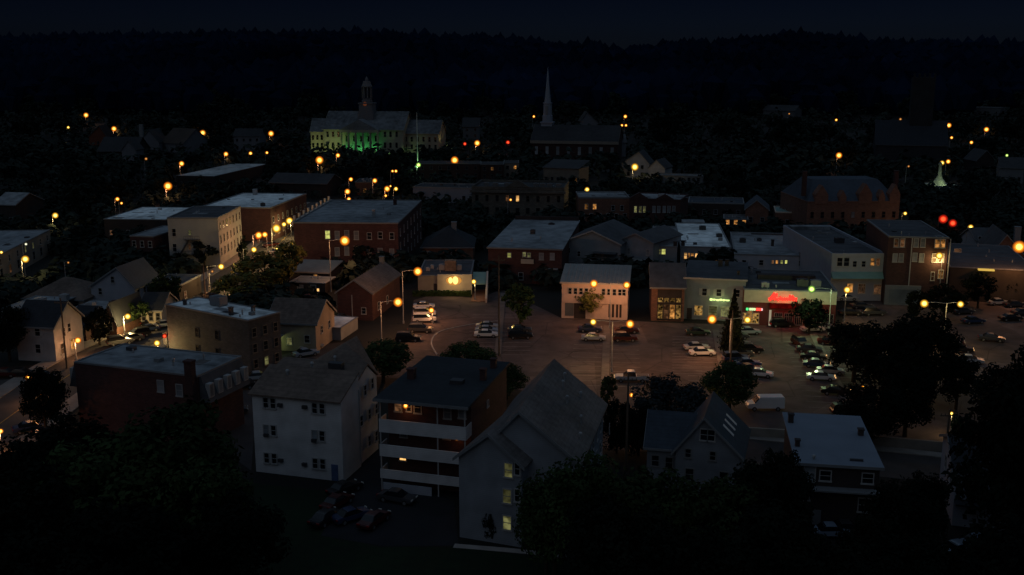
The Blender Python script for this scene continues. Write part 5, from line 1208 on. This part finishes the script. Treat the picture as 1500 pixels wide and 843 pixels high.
COL = {'silver':(0.32,0.34,0.36),'white':(0.62,0.62,0.62),'black':(0.010,0.011,0.013),'dark grey':(0.045,0.048,0.055),'dark blue':(0.02,0.035,0.085),'blue':(0.04,0.08,0.18),'red':(0.22,0.012,0.01),'dark red':(0.055,0.010,0.009),'dark green':(0.016,0.045,0.032),'pale blue':(0.22,0.28,0.36)}
NC = [0]
def car(kind, color, px, py, yaw, head=False, tail=False, stem=None):
    G = gp(px, py); G.z = 0.02 if G.y < 560 else G.z
    d = car_meshes(kind); L, hw, wx, zl = d['dims']; pm = flatcol('paint_'+color.replace(' ','_'), COL[color], .3, .2)
    nm = {'sedan':'parked_car','suv':'parked_suv','van':'delivery_van','pickup':'pickup_truck'}[kind]
    root = empty(nm, G, R(yaw))
    o = obj('body', d['body'], root); setm(o, pm); obj('window_glass', d['window_glass'], root)
    if 'roof_panel' in d: setm(obj('roof_panel', d['roof_panel'], root), pm)
    if 'cargo_bed' in d: obj('cargo_bed', d['cargo_bed'], root)
    for sx in (-1, 1):
        for sy in (-1, 1):
            w = obj('wheel', d['wheel'], root, (sx*wx, sy*(hw-.1), .34)); obj('rim', d['rim'], w)
    for sy in (-1, 1):
        o = obj('headlight', d['light'], root, (L-.02, sy*hw*.68, zl));  
        if head: setm(o, G_head)
        o = obj('tail_light', d['tail'], root, (-L+.02, sy*hw*.7, zl+.05))
        if tail: setm(o, G_tail)
    later(root, stem or f'{color} {dict(sedan="car",suv="SUV",van="van",pickup="pickup truck")[kind]}', {'sedan':'car','suv':'SUV','van':'van','pickup':'pickup truck'}[kind], 'cars parked around the town', G)
    FOOT.append((G.x, G.y, 2)); x_, y_, f_ = proj(G); s_ = 2.4*F/f_; PROTECT.append((x_-s_, y_-s_*.7, x_+s_, y_+s_*.2, f_))
    return root
for a in [('sedan','silver',714,482,0),('sedan','white',712,494,0),('sedan','pale blue',713,488,0),('sedan','dark grey',761,487,3),('suv','black',762,496,3),
          ('sedan','dark blue',864,486,0),('sedan','silver',869,499,-4),('suv','dark red',915,500,0),('sedan','dark red',918,488,0),
          ('pickup','silver',925,559,175,True),('sedan','dark green',1022,491,0),('sedan','silver',1020,513,5),('sedan','white',1028,521,4),
          ('suv','dark grey',1078,497,5),('sedan','silver',1096,490,5),('sedan','dark blue',1082,508,5),('suv','black',1098,517,5),('sedan','dark grey',1084,522,5),('suv','dark blue',1078,530,5),('sedan','blue',1094,537,5),('sedan','dark red',1096,545,5),('sedan','white',1112,552,-15),
          ('van','white',1120,600,180),('suv','black',1145,479,0,False,True),('suv','dark red',1172,507,-80,False,True),
          ('sedan','dark grey',1185,516,-12),('sedan','black',1191,527,-12,True),('sedan','dark blue',1196,538,-12,True),('sedan','white',1202,557,-12,True),('sedan','black',1224,578,-12,True),('suv','black',1240,608,0),
          ('sedan','white',1190,486,8),('sedan','silver',1205,483,8),('sedan','dark red',1216,505,-12),('sedan','silver',1216,548,-12),
          ('sedan','white',621,452,4),('suv','white',622,463,4),('suv','white',622,472,4),('suv','dark grey',616,487,-5),('suv','black',598,500,0),
          ('sedan','silver',1405,436,10),('sedan','dark grey',1401,448,10),('suv','black',1478,440,5),('sedan','dark grey',1486,450,5),('sedan','dark red',1393,505,-20),('suv','black',1405,516,-20,True),('sedan','black',1480,470,5),('sedan','silver',1462,447,5),('sedan','dark grey',1498,462,5),('sedan','dark grey',1410,460,10),('sedan','dark blue',1425,474,10),('suv','dark grey',1280,462,0),('sedan','black',1245,462,0),('sedan','silver',1420,532,-20),('sedan','dark grey',1452,500,-20),
          ('sedan','silver',1240,440,0),('sedan','dark grey',1262,452,0),
          ('sedan','dark grey',192,500,-145,True),('suv','black',202,494,-145,True),('sedan','dark blue',216,486,-145),('sedan','silver',238,480,-145),('sedan','black',222,476,35),('suv','dark grey',176,505,35),
          ('sedan','dark red',8,552,0,False,True),('sedan','black',32,552,0),('sedan','dark grey',62,556,0),('sedan','dark blue',45,632,30),('sedan','dark grey',75,638,30),
          ('sedan','silver',374,392,-130),('sedan','dark grey',352,405,-130),('sedan','silver',404,372,-130),('sedan','dark grey',300,438,-130),('sedan','dark red',396,362,-130,False,True),
          ('sedan','dark grey',340,606,15),('sedan','silver',378,557,20),('suv','black',352,570,20),('sedan','silver',455,512,35),('sedan','pale blue',448,522,35),
          ('sedan','dark red',494,742,62),('sedan','black',478,765,62),('sedan','dark blue',515,762,40),('sedan','dark red',548,768,65),('sedan','dark grey',582,735,-22),('sedan','black',505,722,50),
          ('sedan','pale blue',1218,786,0),('sedan','dark grey',1240,782,0),('sedan','pale blue',1405,812,20),('sedan','pale blue',1434,802,20),('sedan','pale blue',1421,826,20),
          ('sedan','dark red',440,438,0,False,True),('sedan','dark grey',458,436,0),('sedan','dark red',452,441,0,False,True),('suv','dark grey',500,472,70)]:
    car(*a)

# ================================================================== TREES
def leafmesh(name, n, clumps, leaf, seed, mat, flat=.8, conifer=False):
    flat = 1.0; rnd = random.Random(seed); m = MB(); cl = []
    for i in range(clumps):
        while True:
            p = Vector((rnd.uniform(-1,1), rnd.uniform(-1,1), rnd.uniform(-1,1)))
            if .25 < p.length < 1: break
        p = p.normalized()*rnd.uniform(.45,.88); p.z = p.z*flat*1.05 if p.z > 0 else p.z*flat*.98
        cl.append((p, rnd.uniform(.16,.34)))
    for i in range(n):
        if conifer:
            h = rnd.random()**1.2; t = rnd.uniform(0, 6.283); k = int(h*14)/14
            rr = (1-h)*(.55+.45*((h*14) % 1))*rnd.uniform(.5,1)*(.9+.25*math.sin(t*3+k*9)); p = Vector((rr*math.cos(t), rr*math.sin(t), h*2-1)); q = Vector((math.cos(t)*.6, math.sin(t)*.6, -.5))
        else:
            c, r = cl[rnd.randrange(clumps)]; v = Vector((rnd.gauss(0,1), rnd.gauss(0,1), rnd.gauss(0,1))).normalized(); p = c + v*r*rnd.uniform(.6,1.05); q = v
        q = (q + Vector((rnd.uniform(-.7,.7), rnd.uniform(-.7,.7), rnd.uniform(-.4,.9)))).normalized()
        a = q.orthogonal().normalized(); a.rotate(Matrix.Rotation(rnd.uniform(0,6.28), 3, q)); b_ = q.cross(a); s_ = leaf*rnd.uniform(.6,1.3)
        m.poly([p-a*s_, p-b_*s_*.55, p+a*s_, p+b_*s_*.6])
    return m.mesh('crown', mat)
def trunkmesh(seed, conifer=False):
    rnd = random.Random(seed); m = MB()
    m.tube((0,0,-2.0),(0.02,0,-.4),.085,.06,8)
    if conifer: m.tube((.02,0,-.4),(0,0,.8),.06,.015,6)
    else:
        for i in range(6):
            t = i*1.05+rnd.uniform(-.3,.3); q = Vector((math.cos(t)*.5, math.sin(t)*.5, rnd.uniform(-.1,.5))); m.tube((.02,0,-.6+i*.03), q*.5+Vector((0,0,-.15)), .045,.028,6); m.tube(q*.5+Vector((0,0,-.15)), q, .028,.01,5)
    return m.mesh('trunk', M_bark)
NEAR = [leafmesh('crown', 9000, 60+i*12, .050, 40+i, M_leafN) for i in range(3)]
MID = [leafmesh('crown', 2200, 34+i*5, .085, 50+i, M_leafL) for i in range(3)]
FAR = [leafmesh('crown', 520, 20+i*3, .17, 60+i, M_leafF) for i in range(5)]
CONE = leafmesh('crown', 5200, 1, .065, 80, M_leafB, conifer=True)
TR = [trunkmesh(90+i) for i in range(3)]; TRC = trunkmesh(99, True)
def tree(pos, rad, hgt, crown, mat=None, name='leafy_tree', stem='dark leafy tree', group='trees around the town', tr=None, low=.32):
    """rad: crown radius, hgt: total height"""
    root = empty(name, pos, random.uniform(0,6.28)); ch = hgt*(1-low)/2; cz = hgt-ch
    o = obj('crown', crown, root, (0,0,cz)); o.scale = (rad, rad, ch)
    if mat: setm(o, mat)
    t = obj('trunk', tr or random.choice(TR), root, (0,0,cz)); k = cz/2.0; t.scale = (max(rad*.8,1), max(rad*.8,1), k)
    later(root, stem, 'tree', group, pos); FOOT.append((pos[0], pos[1], rad*.7)); return root
def treepx(px, base, toppy, wpx, crown, **kw):
    G = gp(px, base); P = atY(px, toppy, G.y); f = proj(G)[2]
    kw.setdefault('low', .16); return tree(G, wpx/2*f/F*1.12, P.z-G.z, crown, **kw)
near = lambda i=0: NEAR[i % 3]
# foreground masses
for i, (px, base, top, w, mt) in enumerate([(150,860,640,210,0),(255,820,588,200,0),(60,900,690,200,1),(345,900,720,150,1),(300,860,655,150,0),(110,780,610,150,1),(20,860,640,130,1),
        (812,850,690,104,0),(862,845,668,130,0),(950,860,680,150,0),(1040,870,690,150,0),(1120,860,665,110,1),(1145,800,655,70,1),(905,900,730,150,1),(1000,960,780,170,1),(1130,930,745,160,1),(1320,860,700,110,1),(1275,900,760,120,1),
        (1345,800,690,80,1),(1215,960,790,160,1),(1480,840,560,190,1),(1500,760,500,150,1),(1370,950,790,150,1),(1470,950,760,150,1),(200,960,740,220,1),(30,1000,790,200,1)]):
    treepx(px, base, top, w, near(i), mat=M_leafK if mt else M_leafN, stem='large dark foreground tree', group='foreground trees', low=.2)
# mid trees with their own place
T = lambda *a, **k: treepx(*a, **k)
T(562,560,498,80,near(0), mat=M_leafN, stem='round bushy tree'); T(690,560,500,76,near(1), mat=M_leafN, stem='round bushy tree'); T(742,585,533,58,near(2), mat=M_leafN, stem='round bushy tree')
T(800,840,698,84,near(1), mat=M_leafN, stem='leafy tree before the gabled house'); T(762,477,417,50,MID[0], mat=M_leafN, stem='rounded lot tree'); T(868,466,420,46,MID[1], stem='lamp lit olive tree'); T(1185,490,432,52,MID[2], mat=M_leafK, stem='dark tree in the red glow')
T(1068,606,528,76,near(0), mat=M_leafN, stem='dense round tree'); None
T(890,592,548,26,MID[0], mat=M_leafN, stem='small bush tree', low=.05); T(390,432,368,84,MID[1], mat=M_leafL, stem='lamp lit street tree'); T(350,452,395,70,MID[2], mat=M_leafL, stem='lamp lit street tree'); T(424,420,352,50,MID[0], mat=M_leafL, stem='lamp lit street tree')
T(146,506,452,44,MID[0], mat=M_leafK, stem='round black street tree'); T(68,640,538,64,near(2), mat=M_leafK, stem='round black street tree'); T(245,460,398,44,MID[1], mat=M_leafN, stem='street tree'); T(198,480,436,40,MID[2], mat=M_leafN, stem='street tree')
T(357,394,352,16,MID[0], mat=M_leafK, stem='slim dark street tree', low=.1); T(1382,470,415,56,MID[1], mat=M_leafK, stem='dark lot tree')
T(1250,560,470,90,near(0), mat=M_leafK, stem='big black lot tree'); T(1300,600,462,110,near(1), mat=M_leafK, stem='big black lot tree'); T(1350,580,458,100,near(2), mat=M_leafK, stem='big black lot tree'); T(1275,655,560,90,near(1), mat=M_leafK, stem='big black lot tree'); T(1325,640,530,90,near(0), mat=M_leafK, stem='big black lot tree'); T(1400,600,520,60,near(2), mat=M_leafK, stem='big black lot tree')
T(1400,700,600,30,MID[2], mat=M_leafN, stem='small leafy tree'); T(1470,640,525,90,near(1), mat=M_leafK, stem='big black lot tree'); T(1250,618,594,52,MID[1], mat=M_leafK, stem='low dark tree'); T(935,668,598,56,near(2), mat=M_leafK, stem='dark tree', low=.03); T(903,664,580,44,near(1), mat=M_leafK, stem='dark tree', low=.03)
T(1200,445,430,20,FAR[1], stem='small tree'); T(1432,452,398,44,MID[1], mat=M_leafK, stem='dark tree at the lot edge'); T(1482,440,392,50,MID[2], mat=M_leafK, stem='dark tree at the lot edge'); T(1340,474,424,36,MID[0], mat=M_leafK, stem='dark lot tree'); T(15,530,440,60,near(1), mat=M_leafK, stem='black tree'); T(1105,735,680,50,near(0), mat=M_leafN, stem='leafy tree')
for px, base, top, w in [(980,650,550,118),(1072,520,425,50)]:
    G = gp(px, base); P = atY(px, top, G.y); f = proj(G)[2]
    tree(G, w/2*f/F, P.z-G.z, near(1) if px < 1000 else CONE, mat=M_leafB if px < 1000 else M_leafK, name='conifer_tree', stem='bluish spreading spruce' if px < 1000 else 'dark narrow pine', tr=TRC, low=.08)
G = gp(719,792); tree(G, 1.0, 3.9, MID[1], mat=M_leafK, name='trimmed_shrub', stem='columnar black shrub', low=.02)
# hedges and shrubs
hb, hu = HEDGE
m = MB(); rnd = random.Random(5)
for i in range(900):
    x = rnd.uniform(-1, hb.W); y = rnd.uniform(-2.6,-1.3); z = rnd.uniform(.1,1.2); a = rnd.uniform(0,6.28); s_ = rnd.uniform(.12,.28); p = Vector((x,y,z)); u_ = Vector((math.cos(a),math.sin(a),rnd.uniform(-.5,.5)))*s_; v_ = Vector((-math.sin(a),math.cos(a),rnd.uniform(.3,1)))*s_
    m.poly([hb.F @ (p-u_), hb.F @ (p-v_), hb.F @ (p+u_), hb.F @ (p+v_)])
m2 = MB(); m2.hexa([hb.F @ Vector(q) for q in ((-1,-2.5,0),(hb.W,-2.5,0),(hb.W,-1.4,0),(-1,-1.4,0),(-1,-2.4,1.0),(hb.W,-2.4,1.0),(hb.W,-1.5,1.0),(-1,-1.5,1.0))]); k = len(m.v); m.v += m2.v; m.f += [tuple(i+k for i in f) for f in m2.f]
tag(m.build('hedge', M_leafN), 'clipped dark hedge in front of the oval sign store', 'hedge')
rnd = random.Random(17)
ROADPTS = [(p.x, p.y) for p in main] + [(p.x, p.y) for p in front]
lotw = [gp(*p) for p in lotpix]
def inpoly(x, y, P):
    c = False; j = len(P)-1
    for i in range(len(P)):
        if (P[i].y > y) != (P[j].y > y) and x < (P[j].x-P[i].x)*(y-P[i].y)/(P[j].y-P[i].y)+P[i].x: c = not c
        j = i
    return c
cnt = 0; tries = 0
while cnt < 290 and tries < 40000:
    tries += 1
    px = rnd.uniform(-10,1510); py = 150 + 330*rnd.random()**1.3
    if py > 430 and px > 560: continue
    G = gp(px, py)
    rad = rnd.uniform(3.2,6.8) if G.y < 600 else rnd.uniform(5,10); h = rad*rnd.uniform(1.7,2.5)
    if G.y < 320: rad *= .7; h *= .7
    if any(math.hypot(G.x-x, G.y-y) < r*.85+rad*.4 for x, y, r in FOOT): continue
    if any(math.hypot(G.x-x, G.y-y) < 8+rad*.5 for x, y in ROADPTS) or inpoly(G.x, G.y, lotw): continue
    cx, cy, f = proj(G + Vector((0,0,h*.55))); s_ = F/f; x0, x1, y0, y1 = cx-rad*s_, cx+rad*s_, cy-h*.45*s_, cy+h*.4*s_
    bad = False
    for a in PROTECT:
        if a[4] > f:
            ix = min(x1, a[2])-max(x0, a[0]); iy = min(y1, a[3]-(a[3]-a[1])*(.34 if a[4] > 330 else .18))-max(y0, a[1]); 
            if ix > 3 and iy > 3: bad = True; break
    if not bad:
        for lx, ly, lr, lf in LAMPPX:
            if lf > f and x0-lr < lx < x1+lr and y0-lr < ly < y1+lr: bad = True; break
    if bad: continue
    tree(G, rad, h, FAR[rnd.randrange(5)], name='town_tree', stem=rnd.choice(['dark round tree','tall dark tree','black leafy tree']), group='trees among the town houses', low=.15); cnt += 1
print('TREES', cnt, tries)
# undergrowth and hedgerow canopy filling the plots between the houses (stuff)
rnd = random.Random(23); m = MB(); k = 0; tr_ = 0
FB0 = [(x, y, r) for x, y, r in FOOT if r > 2.5]
while k < 5200 and tr_ < 60000:
    tr_ += 1
    px = rnd.uniform(-30,1530); py = 152 + 330*rnd.random()**1.15
    if py > 425 and 480 < px: continue
    G = gp(px, py)
    if any(abs(G.y-y) < r+4 and math.hypot(G.x-x, G.y-y) < r*.80+1.5 for x, y, r in FB0): continue
    if any(math.hypot(G.x-x, G.y-y) < 11 for x, y in ROADPTS) or inpoly(G.x, G.y, lotw): continue
    rr = rnd.uniform(1.6,3.0)*(1 if G.y < 450 else 1.6); hh = rr*rnd.uniform(.8,1.5); cz = G.z+hh*.6
    cx, cy, f = proj((G.x, G.y, cz+hh*.5)); bad = False
    for a in PROTECT:
        if a[4] > f and a[0]+1 < cx < a[2]-1 and a[1] < cy < a[3]-(a[3]-a[1])*.30: bad = True; break
    if not bad:
        for lx, ly, lr, lf in LAMPPX:
            if lf > f and abs(lx-cx) < lr+rr*F/f*.8 and abs(ly-cy) < lr+hh*F/f*.9: bad = True; break
    if bad: continue
    k += 1
    for i in range(22 if G.y < 450 else 14):
        v = Vector((rnd.gauss(0,1), rnd.gauss(0,1), abs(rnd.gauss(0,1))-.3)).normalized(); p = Vector((G.x+v.x*rr*.8, G.y+v.y*rr*.8, cz+v.z*hh))
        q = (v+Vector((rnd.uniform(-.6,.6), rnd.uniform(-.6,.6), rnd.uniform(0,.8)))).normalized(); a = q.orthogonal().normalized(); a.rotate(Matrix.Rotation(rnd.uniform(0,6.28), 3, q)); b_ = q.cross(a); s_ = rr*rnd.uniform(.35,.6)
        m.poly([p-a*s_, p-b_*s_*.6, p+a*s_, p+b_*s_*.6])
tag(m.build('shrubbery', M_leafF), 'dense dark shrubbery and hedgerows between the town houses', 'shrubbery', kind='stuff')
print('SHRUB', k, tr_)
# hill woods (stuff)
ico = bmesh.new(); bmesh.ops.create_icosphere(ico, subdivisions=1, radius=1); iv = [v.co.copy() for v in ico.verts]; iF = [tuple(v.index for v in f.verts) for f in ico.faces]; ico.free()
def woods(name, n, y0, y1, rmin, rmax, seed, cond=None):
    rnd = random.Random(seed); m = MB(); k = 0
    while k < n:
        y = rnd.uniform(y0, y1); x = rnd.uniform(-.56, .56)*y
        if cond and not cond(x, y): continue
        r = rnd.uniform(rmin, rmax); z = gz(x, y); hh = r*rnd.uniform(1.0,1.7); b_ = len(m.v)
        for v in iv: j = rnd.uniform(.75,1.25); m.v.append((x+v.x*r*j, y+v.y*r*j, z+hh*.8+v.z*hh*j))
        m.f += [tuple(b_+i for i in f) for f in iF]; k += 1
    return tag(m.build(name, M_wood_far), 'continuous dark woods covering the far hillside', 'woods', kind='stuff')
FB = [(x, y, r) for x, y, r in FOOT if y > 700]
LB = [(l[0], l[1], l[2], l[3]) for l in LAMPPX if l[3] > 650]
def okc(x, y):
    if any(math.hypot(x-a, y-b_) < r+9 for a, b_, r in FB): return False
    if y < 1500:
        p = proj((x, y, gz(x,y)+9))
        for lx, ly, lr, lf in LB:
            if lf > p[2]-5 and abs(lx-p[0]) < 12 and -10 < ly-p[1] < 12: return False
        for a in PROTECT:
            if a[4] > p[2] and a[4] > 700 and a[0]-8 < p[0] < a[2]+8 and a[1]-4 < p[1] < a[3]: return False
    return True
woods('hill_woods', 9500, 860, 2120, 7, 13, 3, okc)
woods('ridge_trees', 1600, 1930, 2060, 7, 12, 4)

# ================================================================== LABELS
resolve_labels()

# ================================================================== WORLD, LIGHT, CAMERA
w = bpy.data.worlds.new('World'); SC.world = w; w.use_nodes = True
nt = w.node_tree; nt.nodes.clear(); N = nt.nodes.new; L = nt.links.new
out = N('ShaderNodeOutputWorld'); bg = N('ShaderNodeBackground'); sky = N('ShaderNodeTexSky'); sky.sky_type = 'NISHITA'; sky.sun_disc = False
SUNEL, SUNROT = R(16.0), R(200)
sky.sun_elevation = SUNEL; sky.sun_rotation = SUNROT; sky.air_density = 1.2; sky.ozone_density = 2.0; sky.dust_density = .5
tc = N('ShaderNodeTexCoord'); sx = N('ShaderNodeSeparateXYZ'); L(tc.outputs['Generated'], sx.inputs[0])
cr = N('ShaderNodeValToRGB'); e = cr.color_ramp.elements
e[0].position = 0.0; e[0].color = (.0032,.0050,.0140,1); e[1].position = 1.0; e[1].color = (1.15,.95,.80,1)
a = e.new(.04); a.color = (.0026,.0044,.0140,1); a = e.new(.09); a.color = (.0009,.0018,.0072,1); a = e.new(.15); a.color = (.0040,.0075,.0210,1); a = e.new(.25); a.color = (.03,.034,.045,1); a = e.new(.5); a.color = (.30,.27,.24,1)
L(sx.outputs['Z'], cr.inputs[0])  # made-up elevation mask: low sky dark, unseen zenith bright to light the roofs
mx = N('ShaderNodeMix'); mx.data_type = 'RGBA'; mx.blend_type = 'MULTIPLY'; mx.inputs[0].default_value = 1
L(sky.outputs[0], mx.inputs[6]); L(cr.outputs[0], mx.inputs[7])
L(mx.outputs[2], bg.inputs['Color']); bg.inputs['Strength'].default_value = 0.12; L(bg.outputs[0], out.inputs['Surface'])
sl = bpy.data.lights.new('sun', 'SUN'); sl.energy = .012; sl.angle = R(10); sl.color = (.75,.85,1.0)
so = bpy.data.objects.new('sun', sl); C.objects.link(so); so.rotation_euler = (R(62), 0, R(-30))
cam = bpy.data.cameras.new('camera'); co = bpy.data.objects.new('camera', cam); C.objects.link(co)
cam.sensor_width = 36; cam.lens = 36*F/1500; cam.clip_end = 12000; cam.clip_start = 1
co.location = (0,0,CAMH); co.rotation_euler = (R(90)-PITCH, 0, 0)
SC.camera = co
SC.view_settings.view_transform = 'Standard'; SC.view_settings.look = 'None'; SC.view_settings.exposure = 0; SC.view_settings.gamma = 1
SC.cycles.use_denoising = True; SC.cycles.use_light_tree = True; SC.cycles.max_bounces = 4; SC.cycles.diffuse_bounces = 2; SC.cycles.transparent_max_bounces = 8
SC.cycles.sample_clamp_indirect = 2.0
